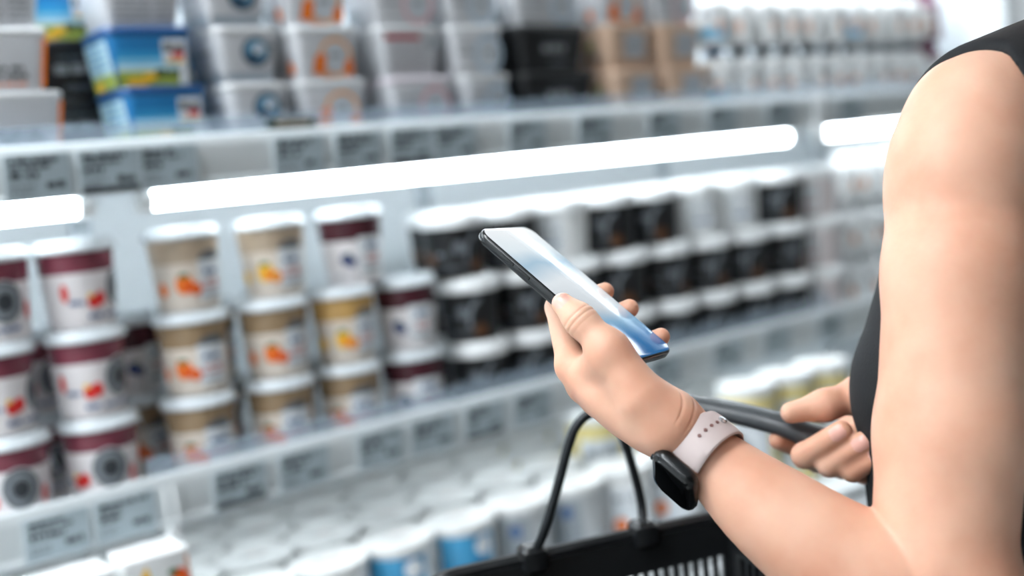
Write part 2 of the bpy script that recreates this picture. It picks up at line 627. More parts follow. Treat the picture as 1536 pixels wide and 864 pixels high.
FX = [1.066 + .1085 * i for i in range(9)]
order = ['first', 'second', 'third', 'fourth', 'fifth', 'sixth', 'seventh', 'eighth', 'last']
for i, X in enumerate(FX):
    for k in range(3):
        kind = 'black'
        if (i, k) in ((2, 2), (5, 2), (6, 2), (1, 2)):
            kind = 'white' if i != 1 else 'black'
        if i == 8:
            kind = 'pale'
        dx = (-.022, -.006, 0)[2 - k] if i < 7 else 0
        put('pot_' + kind, lambda lab, g, kind=kind: make_pot(kind, lab, g, random.Random(5)), (X + dx, 1.458, SH_Z + .0004 + .1005 * k), facing(X, 1.458) + random.uniform(-.5, .4),
            '%s pot with white lid, %s in the %s pot stack from left' % ({'black': 'black', 'white': 'white', 'pale': 'pale pinkish'}[kind], LEVEL[k], order[i]), 'dessert pots with white lids')
for i, X in enumerate(FX[:8]):
    for k in range(3):
        put('pot_black', lambda lab, g: make_pot('black', lab, g, random.Random(5)), (X + .03, 1.572, SH_Z + .0004 + .1005 * k), facing(X, 1.57) + random.uniform(-.5, .4),
            'black white-lidded pot in the back row, %s behind the %s front stack' % (LEVEL[k], order[i]), 'dessert pots in the back row')


# white drink bottles beyond the pots on the same shelf
def make_bottle(kind, label, group, rng):
    t = thing('drink_bottle', label, 'bottle', group=group)
    tint = {'white': WHT, 'grey': M('grey_bottle', '#e9ecee', .4), 'blue': WHT, 'plum': M('plum_bottle', '#6e3550', .4)}[kind]
    pr = [(.028, 0), (.033, .002), (.0338, .008), (.0338, .074), (.031, .082), (.021, .090), (.0165, .093), (.0165, .097)]
    b = MB(); b.lathe(pr, tint, 28); b.build('bottle_body', t)
    b = MB(); b.lathe([(.0185, .0925), (.019, .094), (.019, .107), (.0175, .1085), (0, .1085)], {'white': M('gap_shade_cap', '#39434f', .4), 'grey': LIDW, 'blue': M('blue_cap', '#2d5f8c', .4), 'plum': M('plum_bottle', '#6e3550', .4)}[kind], 24, cap1=False); b.build('cap', t)  # white bottles: shade of the gap between rows painted as dark caps
    fn = Cone(pr)
    b = MB()
    p_rect(b, fn, -.040, .040, .010, .070, WHT, 1, 12, 1)
    if kind == 'blue':
        p_rect(b, fn, -.036, .036, .012, .034, M('sky_print', '#74b6d8', .4), 1.5, 12, 1)
    p_text(b, fn, -.024, .010, .052, .009, INKB if kind == 'blue' else INKG, rng)
    p_disc(b, fn, .020, .034, .008, .012, M('peach_print', '#d8a58c', .4), 2)
    b.build('label', t)
    return t



# steel wire dividers between the stacks
for X, where in ((.417, 'between the two red cup stacks'), (.540, 'left of the first orange cup stack'), (.664, 'between the two orange cup stacks'), (.779, 'right of the second orange cup stack')):
    t = thing('wire_divider', 'thin steel wire divider on the cup shelf, ' + where, 'shelf divider', (X, 1.40, SH_Z), 0, 'wire dividers on the cup shelf')
    b = MB()
    b.tube([(0, .008, .0022), (0, .010, .014), (0, .10, .078), (0, .30, .078), (0, .31, .002)], .0013, M('steel_wire', '#b9bec2', .3, metal=.8), 8)
    b.build('wire', t)
    b = MB(); b.box(-.005, .005, .004, .30, .0003, .0020, CAPM); b.build('foot_strip', t)
n = 0
for i in range(6):
    X = 2.055 + .0695 * i
    for k in range(3):
        put('bottle_grey', lambda lab, g: make_bottle('grey', lab, g, random.Random(2)), (X, 1.47, SH_Z + .0004 + .109 * k), facing(X, 1.47) + .3 * ((i + k) % 3 - 1),
            'pale drink bottle right of the pots, %s layer, %s from left' % (LEVEL[k], order[i]), 'pale bottles right of the pots')

# ------------------------------------------------------------------ tubs of the upper shelf
def make_tub(kind, hx, label, group, rng):
    t = thing('dairy_tub', label, 'dairy tub', group=group)
    hy = .047
    H = .0725
    hx *= .93
    lv = [(0, hx * .80, hy * .80), (.062, hx * .955, hy * .955), (H, hx, hy)]
    white = M('tub_white', '#cbcdd1', .4)
    kraft = M('kraft_board', '#c9ac94', .6)
    bluem = M('tub_blue', '#1f78b4', .35)
    deep = M('tub_deep_blue', '#1c4f86', .35)
    body = {'blue': bluem, 'black': BLK, 'kraft': kraft}.get(kind, white)
    lidm = {'blue': deep, 'black': BLK, 'kraft': kraft, 'pink': M('tub_lid_pale', '#d6cfd6', .4), 'yellowtop': white}.get(kind, M('tub_lid', '#d6d8da', .35))
    b = MB()
    b.rrect([(.0012, hx * .76, hy * .76, .008), (0, hx * .79, hy * .79, .010), (.0015, hx * .805, hy * .805, .011), (.062, hx * .955, hy * .955, .013)], body, k=4)
    b.build('tub_body', t)
    b = MB()
    b.rrect([(.0615, hx * .955, hy * .955, .013), (.0650, hx * .985, hy * .985, .014), (.0660, hx * 1.0, hy * 1.0, .014), (.0685, hx * 1.0, hy * 1.0, .014), (.0700, hx * .99, hy * .99, .014), (.0725, hx * .96, hy * .96, .013), (.0725, hx * .90, hy * .90, .012), (.0690, hx * .88, hy * .88, .011)], lidm, k=4)
    b.build('lid', t)
    fr, le = Face('front', lv), Face('left', lv)
    b, b2 = MB(), MB()
    w = hx * .8
    if kind == 'plain':
        p_text(b, fr, -w * .75, w * .55, .024, .0055, INK, rng)
        p_text(b, fr, -w * .75, w * .65, .015, .0055, INK, rng)
        p_text(b, fr, -w * .2, w * .6, .007, .003, ORG, rng)
        p_rect(b, fr, w * .93, w * 1.02, .004, .060, ORG, 1, 1, 3, skew=hx * .12)
    elif kind == 'list':
        p_text(b, fr, -w * .8, w * .8, .046, .004, INKG, rng)
        for q in range(5):
            p_text(b, fr, -w * .8, w * .2, .010 + .007 * q, .003, INKG, rng)
            p_text(b, fr, w * .35, w * .8, .010 + .007 * q, .003, INKG, rng)
    elif kind == 'blue':
        sky1, sky2, sky3, grass = M('sky_mid', '#2f93c9', .4), M('sky_light', '#7cc0e0', .4), M('sky_haze', '#bcdbe4', .4), M('meadow', '#9fae4d', .4)
        for z0, z1, m in ((.034, .044, sky1), (.026, .034, sky2), (.019, .026, sky3), (.0, .019, grass)):
            p_rect(b, fr, -w, w, z0, z1, m, 1, 6, 1)
        for z0, z1, m in ((.018, .058, sky3), (.0, .018, grass)):
            p_rect(b2, le, -.036, .036, z0, z1, m, 1, 4, 1)
        for q in range(4):
            p_text(b2, le, -.028, .028, .026 + .008 * q, .0035, sky1, rng)
        p_rect(b, fr, w * .28, w * .98, .030, .057, PANEL, 1.6, 4, 1)
        p_text(b, fr, w * .34, w * .9, .042, .011, INK, rng, 2.2)
        p_rect(b, fr, w * .55, w * .9, .034, .041, RED, 2.2, 2, 1)
        p_rect(b, fr, w * .35, w * .92, .028, .0315, YEL, 2.4, 2, 1)
        p_text(b, fr, w * .05, w * .75, .012, .010, M('ink_green', '#2c4a2b', .5), rng, 2)
        p_rect(b, fr, w * .72, w * .98, .002, .028, PANEL, 1.8, 2, 1)
        p_disc(b, fr, -w * .45, .006, .016, .006, YEL, 2)
        p_disc(b, fr, -w * .1, .012, .010, .005, YEL, 2)
        p_disc(b2, le, -.015, .006, .014, .006, YEL, 2)
    elif kind == 'swirl':
        s1, s2 = M('swirl_dark', '#2c4a62', .4), M('swirl_light', '#6fa3c2', .4)
        p_disc(b, fr, w * .25, .040, .021, .019, s1, 1, 28)
        p_disc(b, fr, w * .27, .042, .016, .0135, s2, 1.5, 24)
        p_disc(b, fr, w * .35, .044, .008, .006, PANEL, 2)
        p_disc(b, fr, w * .15, .034, .009, .005, s1, 2)
        p_text(b, fr, w * .60, w * 1.0, .044, .007, INKG, rng)
        p_rect(b, fr, -w * .9, w * .9, .003, .013, M('swirl_grey', '#9aa7b2', .4), 1, 4, 1)
        p_rect(b2, le, -.036, .036, .002, .016, M('swirl_grey', '#9aa7b2', .4), 1, 4, 1)
        p_text(b2, le, -.026, .020, .040, .005, INKG, rng)
    elif kind == 'orange':
        p_disc(b, fr, w * .25, .030, .027, .027, M('ring_orange', '#efaa62', .4), 1, 30, hole=.82)
        p_disc(b, fr, w * .25, .030, .020, .021, M('ring_grey', '#c3cad0', .4), 1.3, 26)
        p_rect(b, fr, -w * .62, -w * .22, .008, .034, ORG, 2, 2, 2, skew=.006)
        p_disc(b, fr, w * .72, .016, .008, .012, ORG, 2)
        p_disc(b, fr, -w * .1, .006, .010, .005, M('peach_print', '#d8a58c', .4), 2)
        p_text(b, fr, w * .05, w * .45, .030, .006, INKG, rng)
        p_rect(b2, le, -.032, -.004, .016, .030, M('side_grey', '#a5adb3', .4), 1, 3, 1)
        p_disc(b2, le, .020, .018, .008, .009, ORG, 2)
    elif kind in ('pink', 'skyring'):
        ring = M('ring_pink', '#dfb0b8', .4) if kind == 'pink' else M('ring_sky', '#b3c9db', .4)
        p_disc(b, fr, w * .5, .030, .027, .028, ring, 1, 30, hole=.80)
        p_disc(b, fr, w * .5, .030, .017, .018, M('ring_grey', '#c3cad0', .4), 1.3, 26)
        p_text(b, fr, w * .3, w * .7, .030, .006, INKG, rng)
        p_rect(b2, le, -.034, .0, .006, .028, M('side_grey', '#a5adb3', .4), 1, 3, 1)
        p_text(b, fr, -w * .85, -w * .1, .042, .004, INKG, rng)
        p_text(b, fr, -w * .85, -w * .1, .030, .004, INKG, rng)
    elif kind == 'note':
        p_rect(b, fr, -w * 1.0, w * .35, .053, .060, M('red_edge', '#b5293c', .4), 1, 3, 1)
        for q in range(5):
            p_text(b, fr, -w * .8, w * .5, .010 + .008 * q, .003, M('note_grey', '#a9a6ae', .4), rng)
        p_disc(b, fr, w * .85, .048, .014, .007, M('side_grey', '#a5adb3', .4), 1.2)
    elif kind == 'black':
        p_text(b, fr, -w * .45, w * .55, .030, .013, M('silver_print', '#8d9194', .4), rng)
        p_text(b, fr, -w * .35, w * .6, .049, .004, DOME, rng)
        p_text(b, fr, -w * .2, w * .5, .010, .008, DOME, rng)
    elif kind == 'kraft':
        p_rect(b, fr, -w * .35, w * .75, .018, .058, M('kraft_window', '#b7bcc2', .4), 1, 4, 2)
        p_text(b, fr, -w * .25, w * .6, .036, .006, INKG, rng)
        p_disc(b2, le, .0, .042, .008, .007, M('sprig', '#7e9a55', .4), 1.5)
        p_text(b2, le, -.018, .018, .022, .006, INKG, rng)
        p_disc(b2, le, -.030, .034, .008, .016, PANEL, 1.5)
    b.build('printed_label', t)
    if b2.v:
        b2.build('side_print', t)
    return t


tub_look = {'plain': 'plain white tub with orange edge', 'list': 'white tub printed with grey lists', 'blue': 'blue tub with meadow picture',
            'swirl': 'grey-white tub with round blue swirl', 'orange': 'white tub with orange ring print', 'pink': 'white tub with pale pink ring', 'skyring': 'white tub with pale blue ring',
            'note': 'pale tub with red-edged lid', 'black': 'black tub with silver lettering', 'kraft': 'beige board tub with grey window', 'yellowtop': 'white tub'}
TL = ['lowest', 'second', 'third']
TUBS = [(.417, .064, ['plain', 'plain', 'list'], 'at the left picture edge'),
        (.592, .062, ['blue', 'blue', 'list'], 'in the blue stack'),
        (.722, .053, ['swirl', 'swirl', 'swirl'], 'right of the blue stack'),
        (.846, .060, ['orange', 'orange', 'orange'], 'right of the blue swirl stack'),
        (.980, .064, ['pink', 'note', 'pink'], 'between the orange-ring and blue-ring stacks'),
        (1.108, .054, ['skyring', 'skyring', 'skyring'], 'left of the black tubs'),
        (1.256, .086, ['black', 'black', 'skyring'], 'in the wide black stack'),
        (1.424, .064, ['kraft', 'kraft', 'orange'], 'right of the black tubs'),
        (1.556, .060, ['kraft', 'kraft', 'pink'], 'left of the white bottles')]
for X, hx, kinds, where in TUBS:
    for k, kind in enumerate(kinds):
        dx = random.uniform(-.006, .006) - .006 * k
        put('tub_%s_%.3f' % (kind, hx), lambda lab, g, kind=kind, hx=hx: make_tub(kind, hx, lab, g, random.Random(11)), (X + dx, 1.456 + random.uniform(0, .004), UP_Z + .0004 + .073 * k), random.uniform(-.06, .10),
            '%s, %s up %s' % (tub_look[kind], TL[k], where), 'dairy tubs stacked on the upper shelf')
for X, hx, kinds, where in ((.520, .060, ['black', 'black', 'blue'], 'between plain white and blue stack'),
                            (.655, .053, ['swirl', 'swirl'], 'right of the blue stack'),
                            (.784, .060, ['orange', 'orange'], 'behind the swirl stack'),
                            (.912, .064, ['pink', 'pink'], 'right of the orange stack'),
                            (1.045, .054, ['skyring', 'skyring'], 'behind the pink-ring stack'),
                            (1.20, .086, ['black', 'black'], 'behind the black front tubs'),
                            (1.37, .064, ['black', 'kraft'], 'between black and beige')):
    for k, kind in enumerate(kinds):
        put('tub_%s_%.3f' % (kind, hx), lambda lab, g, kind=kind, hx=hx: make_tub(kind, hx, lab, g, random.Random(11)), (X, 1.560, UP_Z + .0004 + .073 * k), random.uniform(-.04, .04),
            '%s, back row, %s up, %s' % (tub_look[kind], TL[k], where), 'dairy tubs in the back row')
for i in range(11):
    X = 1.668 + .0705 * i
    for k in range(2):
        kind = 'blue' if (i == 0 or (i == 6 and k)) else 'plum' if i == 10 else 'white'
        put('bottle_' + kind, lambda lab, g, kind=kind: make_bottle(kind, lab, g, random.Random(2)), (X, 1.450, UP_Z + .0004 + .109 * k), facing(X, 1.45) + .35 * ((i * 2 + k) % 3 - 1),
            '%s bottle, upper shelf, %s row, %s right of the beige tubs' % ({'blue': 'blue-capped white', 'plum': 'plum red'}.get(kind, 'small white'), ('lower', 'upper')[k], (order + ['tenth', 'eleventh'])[i].replace('last', 'ninth')), 'small bottles on the upper shelf')

# ------------------------------------------------------------------ bottom deck
DECKLID = M('deck_lid', '#d9dbda', .4)


def make_pail(kind, label, group, rng):
    t = thing('yoghurt_pail', label, 'yoghurt pail', group=group)
    c = {'white': WHT, 'blue': M('pail_blue', '#3d93bf', .4), 'grey': M('pail_grey', '#b9bdbf', .4), 'yellow': M('pail_yellow', '#e4d38d', .4)}[kind]
    pr = [(.044, 0), (.0465, .002), (.0500, .118)]
    b = MB(); b.lathe([(.040, .002)] + pr, c if kind != 'blue' else WHT, 36); b.build('pail_body', t)
    b = MB(); b.lathe([(.0502, .1165), (.0535, .1175), (.0540, .119), (.0540, .127), (.0525, .1295), (.0500, .130), (.0490, .1275), (0, .1275)], DECKLID, 40, cap1=False); b.build('lid', t)
    fn = Cone(pr)
    top = lambda u, z, o=1.0: (u, z, .1275 + .0004 * o)
    b = MB()
    if kind == 'blue':
        p_rect(b, fn, -.038, .038, .004, .112, c, 1, 12, 2)
        p_rect(b, fn, .004, .026, .004, .112, M('pail_blue_deep', '#2f7fae', .4), 1.5, 6, 2)
        p_disc(b, fn, .020, .094, .012, .014, PANEL, 2)
    elif kind == 'grey':
        p_rect(b, fn, -.020, .020, .010, .110, M('pail_stripe', '#8f979d', .4), 1, 8, 2)
        p_disc(b, fn, .0, .090, .008, .010, INKB, 2)
    else:
        p_rect(b, fn, -.034, .030, .014, .100, PANEL, 1, 10, 2)
        p_disc(b, fn, -.016, .040, .010, .012, ORG if kind == 'white' else LEAF, 2)
        p_text(b, fn, -.024, .024, .080, .010, INKG, rng)
    p_text(b, top, -.020, .016, -.006, .006, INKG, rng)
    p_text(b, top, -.012, .020, .008, .004, M('peach_print', '#d8a58c', .4), rng)
    b.build('printed_label', t)
    return t


n = 0
rows = ['front', 'second', 'third', 'back']
for j in range(4):
    for i in range(-2, 12):
        if i < 0 and j == 0:
            continue
        X = .618 + .1095 * i + (.054 if j % 2 else 0)
        Y = 1.385 + .1095 * j
        kind = 'white'
        if i in (2, 3) and j == 0:
            kind = 'blue'
        elif i in (4, 5) and j <= 1:
            kind = 'grey'
        elif i in (6, 7) and j >= 1:
            kind = 'yellow'
        tall = (j == 0 and i >= 9) or (j == 1 and i == 6)
        if tall:
            kind = 'yellow'

        def pail(lab, g, kind=kind, tall=tall):
            t = make_pail(kind, lab, g, random.Random(4))
            t.scale = (1, 1, 1.55 if tall else 1)
            return t
        put('pail_%s_%s' % (kind, tall), pail, (X, Y, DK_Z + .0004), facing(X, Y) + random.uniform(-.2, .3),
            '%s%s pail with white lid, %s from left in the %s deck row' % ('tall ' if tall else '', kind, (order[:8] + ['ninth', 'tenth', 'eleventh', 'twelfth', 'thirteenth', 'fourteenth'])[i + (2 if j else 0)], rows[j]), 'yoghurt pails on the bottom deck')


def carton(name, x, y, sx, sy, h, lab, fruit, rz):
    t = thing(name, lab, 'carton', (x, y, DK_Z + .0004), rz)
    b = MB(); b.box(-sx, sx, -sy, sy, 0, h, WHT, .003); b.build('carton_body', t)
    fr = Face('front', [(0, sx, sy), (h, sx, sy)])
    b = MB()
    if fruit:
        p_disc(b, fr, -.008, h - .034, .015, .023, YEL, 1, 16, hole=.35, a0=110, a1=300)
        p_disc(b, fr, .024, h - .042, .011, .019, ORD, 1)
        p_disc(b, fr, .022, h - .044, .006, .011, ORG, 1.6)
        p_disc(b, fr, .016, h - .026, .006, .004, LEAF, 1.6)
        p_rect(b, fr, sx - .007, sx - .003, .01, h - .01, M('peach_print', '#d8a58c', .4), 1, 1, 1)
    else:
        p_text(b, fr, -sx * .7, sx * .6, h - .03, .006, INKG, random.Random(1))
        p_disc(b, fr, -.020, h - .034, .016, .010, ORD, 1)
    b.build('printed_label', t)


carton('fruit_carton', .471, 1.340, .039, .030, .226, 'white carton with yellow and orange fruit print standing under the price rail', True, -.05)
carton('plain_carton', .372, 1.322, .043, .032, .230, 'white carton with only its top in view at the lower left edge', False, -.05)

# ------------------------------------------------------------------ price labels on the rails
LBL = M('price_label_grey', '#a9b8bf', .35)
LBF = M('price_label_frame', '#c9d3d7', .35)


def make_price(label, group, strip, seed):
    t = thing('price_label', label, 'price label', group=group)
    rng = random.Random(seed)
    b = MB(); b.box(-.037, .037, -.0022, 0, -.024, .024, LBF, .0008); b.build('holder', t)
    fn = lambda u, z, o=1.0: (u, -.0024 - .0003 * o, z)
    b = MB()
    p_rect(b, fn, -.035, .035, -.022, .022, LBL, 0, 1, 1)
    p_text(b, fn, -.030, rng.uniform(.004, .028), .0145, .0048, INK, rng, 1)
    p_text(b, fn, -.030, rng.uniform(-.012, .026), .0085, .0045, INK, rng, 1)
    p_text(b, fn, -.030, rng.uniform(-.012, .010), -.0005, .0065, INK, rng, 1)
    p_text(b, fn, .008, .028, -.012, .0075, INK, rng, 1)
    p_text(b, fn, -.030, rng.uniform(-.014, -.004), -.010, .003, INKG, rng, 1)
    p_text(b, fn, -.030, rng.uniform(-.014, -.004), -.0155, .003, INKG, rng, 1)
    if strip:
        p_rect(b, fn, -.033, .033, -.0215, -.0155, INK, 2, 1, 1)
    b.build('printed_sheet', t)
    return t


LOW = [(.384, 0, 'below the leftmost red cup stack'), (.465, 0, 'below the second red cup stack'), (.615, 1, 'dark strip, below the first orange stack'), (.707, 0, 'below the second orange stack'), (.828, 0, 'below the mango cup stack'), (.917, 0, 'below the cherry cups'), (1.012, 1, 'dark strip, left of the black pots'), (1.105, 0, 'below the first black pot'), (1.30, 0, 'behind the phone hand, left'), (1.40, 0, 'behind the phone hand, right'), (1.56, 0, 'below the fifth pot stack'), (1.70, 0, 'below the sixth and seventh pot stacks'), (1.86, 0, 'below the last pots')]
UPL = [(.420, 0, 'below the plain white tubs'), (.503, 1, 'dark strip, left of the blue tubs'), (.576, 0, 'below the blue tubs'), (.757, 0, 'below the small dark sign'), (.848, 0, 'below the orange-ring tubs'), (.937, 1, 'dark strip, left of pink-ring tubs'), (1.013, 0, 'below the pink-ring tubs'), (1.150, 0, 'below the blue-ring tubs'), (1.290, 0, 'below the black tubs'), (1.45, 0, 'below the first beige tubs'), (1.60, 0, 'below the second beige tubs'), (1.76, 0, 'below the first small bottles'), (1.98, 0, 'right of the white clip')]
for lst, z, nm in ((LOW, SH_Z, 'middle-shelf'), (UPL, UP_Z, 'upper-shelf')):
    for i, (X, st, where) in enumerate(lst):
        lab = 'grey price label, %s rail, %s' % (nm, where)
        t = make_price(lab, 'price labels on the shelf rails', st, i * 7 + int(z * 100))
        t.scale = (1.04, 1, 1.16)
        t.location = (X, 1.3838, z - .010 - (UP_DROP if z == UP_Z else 0))
        t.rotation_euler = (math.radians(9.5), 0, random.uniform(-.02, .02))
# small extras clipped to the rails
t = thing('shelf_sign', 'small dark green sign on top of the upper rail above a price label', 'sign', (.757, 1.393, UP_Z + .0280 - UP_DROP))
b = MB(); b.box(-.035, .035, -.003, .003, 0, .012, M('sign_green', '#27382f', .5), .001); b.build('sign_board', t)
b = MB(); p_text(b, lambda u, z, o=1: (u, -.0033, z), -.024, .024, .004, .005, M('sign_pale', '#c9b9a8', .5), random.Random(2)); b.build('lettering', t)
for x, z, lab in ((.520, SH_Z, 'white plastic clip hanging from the middle rail between two price labels'), (1.870, UP_Z, 'white plastic clip at the gap between the shelf tubes')):
    t = thing('rail_clip', lab, 'clip', (x, 1.381, z))
    t.scale = (1.7, 1, 1.1) if x > 1 else (1, 1, 1)
    b = MB()
    b.tube([(-.006, 0, .012), (-.006, -.004, 0), (-.006, -.004, -.03), (-.004, -.003, -.042)], .0022, CAPM, 8)
    b.tube([(.006, 0, .012), (.006, -.004, 0), (.006, -.004, -.03), (.004, -.003, -.042)], .0022, CAPM, 8)
    b.build('hook', t)
    b = MB(); b.rrect([(-.060, .006, .003, .003), (-.057, .009, .004, .003), (-.046, .009, .004, .003), (-.040, .006, .003, .002)], CAPM); b.build('clip_body', t)
# ------------------------------------------------------------------ phone frame (right, up, forward of the eye -> world)
def cvec(x, y, z):
    return RT * x + UP * y + FW * z


PHC = P(865, 433.5, 0.842)
_a = cvec(213, -187, -113); PA = _a / np.linalg.norm(_a)                # towards the bottom edge
_b = cvec(75, 10, 125); _b = _b - PA * (_b @ PA); PB = _b / np.linalg.norm(_b)   # towards the far long edge
PN = np.cross(PA, PB); PN /= np.linalg.norm(PN)                          # out of the screen
S = 1.01


def Ph(a, b, c):
    """Point in the phone's own millimetres: along, across, above the screen."""
    return PHC + (PA * a + PB * b + PN * c) * .001 * S


# ------------------------------------------------------------------ figure: distance field and surface extraction
def N(v):
    v = np.asarray(v, float)
    return v / np.linalg.norm(v)


PHI = math.radians(42)
HD = -math.cos(PHI) * R0 + math.sin(PHI) * F0         # where she faces
RS = math.sin(PHI) * R0 + math.cos(PHI) * F0          # her right
ZV = np.array([0, 0, 1.0])


class RC:
    """Round cone between two joints."""

    def __init__(self, a, b, ra, rb):
        self.a, self.b, self.ra, self.rb = np.asarray(a, float), np.asarray(b, float), ra, rb
        self.ba = self.b - self.a
        self.l2 = max(self.ba @ self.ba, 1e-12)

    def d(self, p):
        pa = p - self.a
        h = np.clip(pa @ self.ba / self.l2, 0, 1)
        return np.linalg.norm(pa - h[:, None] * self.ba, axis=1) - (self.ra + (self.rb - self.ra) * h)


class EL:
    """Ellipsoid with its own axes."""

    def __init__(self, c, axes, r):
        self.c, self.A, self.r = np.asarray(c, float), np.array([N(x) for x in axes]), np.asarray(r, float)

    def d(self, p):
        q = (p - self.c) @ self.A.T
        k0 = np.linalg.norm(q / self.r, axis=1)
        k1 = np.linalg.norm(q / self.r ** 2, axis=1)
        return k0 * (k0 - 1) / np.maximum(k1, 1e-9)


def smin(a, b, k):
    if k <= 0:
        return np.minimum(a, b)
    h = np.maximum(k - np.abs(a - b), 0) / k
    return np.minimum(a, b) - h * h * k * .25


class Field:
    """Groups of shapes; inside a group blend radius ki, group to body blend radius kj."""

    def __init__(self):
        self.g = []

    def add(self, kj, ki, *prims):
        self.g.append((kj, ki, list(prims)))

    def eval(self, p, groups=None):
        d = None
        for kj, ki, prims in (groups if groups is not None else self.g):
            e = None
            for q in prims:
                x = q.d(p)
                e = x if e is None else smin(e, x, ki)
            if e is None:
                continue
            d = e if d is None else smin(d, e, kj)
        return d if d is not None else np.full(len(p), 1.0)

    def cull(self, c, rad):
        out = []
        for kj, ki, prims in self.g:
            keep = [q for q in prims if q.d(c[None])[0] < rad + .07]
            if keep:
                out.append((kj, ki, keep))
        return out


def surface(field, lo, hi, vox, post=None, n=14):
    """Surface nets over the blocks the surface passes through. Returns vertices and quads."""
    lo = np.asarray(lo, float)
    nb = np.ceil((np.asarray(hi) - lo) / (vox * n)).astype(int)
    bs = vox * n
    rad = bs * .87
    f = post if post else (lambda p, d: d)
    idx = np.stack(np.meshgrid(*[np.arange(k) for k in nb], indexing='ij'), -1).reshape(-1, 3)
    cen = lo + (idx + .5) * bs
    dc = np.concatenate([f(c, field.eval(c)) for c in np.array_split(cen, max(1, len(cen) // 40000))])
    act = np.abs(dc) < rad * 2.0 + .03
    g = np.arange(n + 1)
    off = np.stack(np.meshgrid(g, g, g, indexing='ij'), -1).reshape(-1, 3)
    K = 1 << 20
    keys, verts, quads = [], [], []
    corners = [(i, j, k) for i in (0, 1) for j in (0, 1) for k in (0, 1)]
    edges = [(a, b) for a in range(8) for b in range(a + 1, 8) if bin(a ^ b).count('1') == 1]
    for ib in idx[act]:
        o = ib * n
        pts = lo + (o + off) * vox
        c = lo + (ib + .5) * bs
        gr = field.cull(c, rad)
        if not gr:
            continue
        D = f(pts, field.eval(pts, gr)).reshape(n + 1, n + 1, n + 1)
        s = D < 0
        if s.all() or not s.any():
            continue
        cs = [s[i:n + i, j:n + j, k:n + k] for i, j, k in corners]
        cnt = sum(x.astype(int) for x in cs)
        mixed = (cnt > 0) & (cnt < 8)
        ci = np.argwhere(mixed)
        dv = np.stack([D[i:n + i, j:n + j, k:n + k][mixed] for i, j, k in corners], 1)
        acc = np.zeros((len(ci), 3)); w = np.zeros(len(ci))
        ca = np.array(corners, float)
        for a, b in edges:
            m = (dv[:, a] < 0) != (dv[:, b] < 0)
            t = dv[m, a] / (dv[m, a] - dv[m, b])
            acc[m] += ca[a] + t[:, None] * (ca[b] - ca[a]); w[m] += 1
        v = lo + (o + ci + acc / w[:, None]) * vox
        gk = o + ci
        keys.append(gk[:, 0] + K * gk[:, 1] + K * K * gk[:, 2]); verts.append(v)
        # edges along each axis with a sign change, each quad owned by the block of its lower corner
        for ax in range(3):
            A = s[:n, :n, :n]
            B = [s[1:, :n, :n], s[:n, 1:, :n], s[:n, :n, 1:]][ax]
            e = np.argwhere(A != B)
            if not len(e):
                continue
            flip = A[tuple(e.T)]
            ge = o + e
            u, w2 = [(1, 2), (2, 0), (0, 1)][ax]
            q = []
            for du, dw in ((0, 0), (1, 0), (1, 1), (0, 1)):
                x = ge.copy(); x[:, u] -= du; x[:, w2] -= dw
                q.append(x[:, 0] + K * x[:, 1] + K * K * x[:, 2])
            q = np.stack(q, 1)
            q[flip] = q[flip][:, ::-1]
            quads.append(q[:, ::-1])
    keys = np.concatenate(keys); verts = np.concatenate(verts); quads = np.concatenate(quads)
    od = np.argsort(keys); keys = keys[od]; verts = verts[od]
    pos = np.clip(np.searchsorted(keys, quads), 0, len(keys) - 1)
    ok = (keys[pos] == quads).all(1)
    return verts, pos[ok]


def project(field, v, steps=2, post=None, chunk=30000):
    f = post if post else (lambda p, d: d)
    out = v.copy()
    for _ in range(steps):
        for i in range(0, len(v), chunk):
            p = out[i:i + chunk]
            h = 4e-4
            d = f(p, field.eval(p))
            gx = np.stack([f(p + e, field.eval(p + e)) - d for e in np.eye(3) * h], 1) / h
            g2 = np.maximum((gx ** 2).sum(1), .2)
            out[i:i + chunk] = p - np.clip(d / g2, -.003, .003)[:, None] * gx
    return out


def mesh_obj(name, v, q, mats, parent=None, mi=None):
    me = bpy.data.meshes.new(name)
    me.vertices.add(len(v)); me.vertices.foreach_set('co', np.asarray(v, np.float32).ravel())
    nq = len(q)
    me.loops.add(nq * 4); me.loops.foreach_set('vertex_index', np.asarray(q, np.int32).ravel())
    me.polygons.add(nq); me.polygons.foreach_set('loop_start', np.arange(nq, dtype=np.int32) * 4)
    me.polygons.foreach_set('use_smooth', np.ones(nq, bool))
    for m in mats:
        me.materials.append(m)
    if mi is not None:
        me.polygons.foreach_set('material_index', np.asarray(mi, np.int32))
    me.update(calc_edges=True); me.validate()
    o = bpy.data.objects.new(name, me)
    COL.objects.link(o)
    if parent is not None:
        o.parent = parent
    return o


# ---- joints
LS = P(1442, 214, .762)                                # left shoulder
LU = P(1436, 410, .750)
LV = P(1426, 650, .742)
LE = P(1412, 868, .738)                                # left elbow
FA = [(P(1400, 890, .738), .041), (P(1290, 856, .748), .0395), (P(1157, 768, .764), .0315), (P(1066, 690, .780), .0218), (P(1018, 650, .788), .0200)]
WR = Ph(116, -29, -19)
NK = LS + RS * .145 + R0 * .085 + ZV * .032            # base of the neck
RSH = LS + RS * .320 + R0 * .03                                   # right shoulder
RW = P(1395, 600, .960)
RE = NK + RS * .245 - ZV * .330 + HD * .03
MID = LS + RS * .160 - R0 * .006

skin = Field()
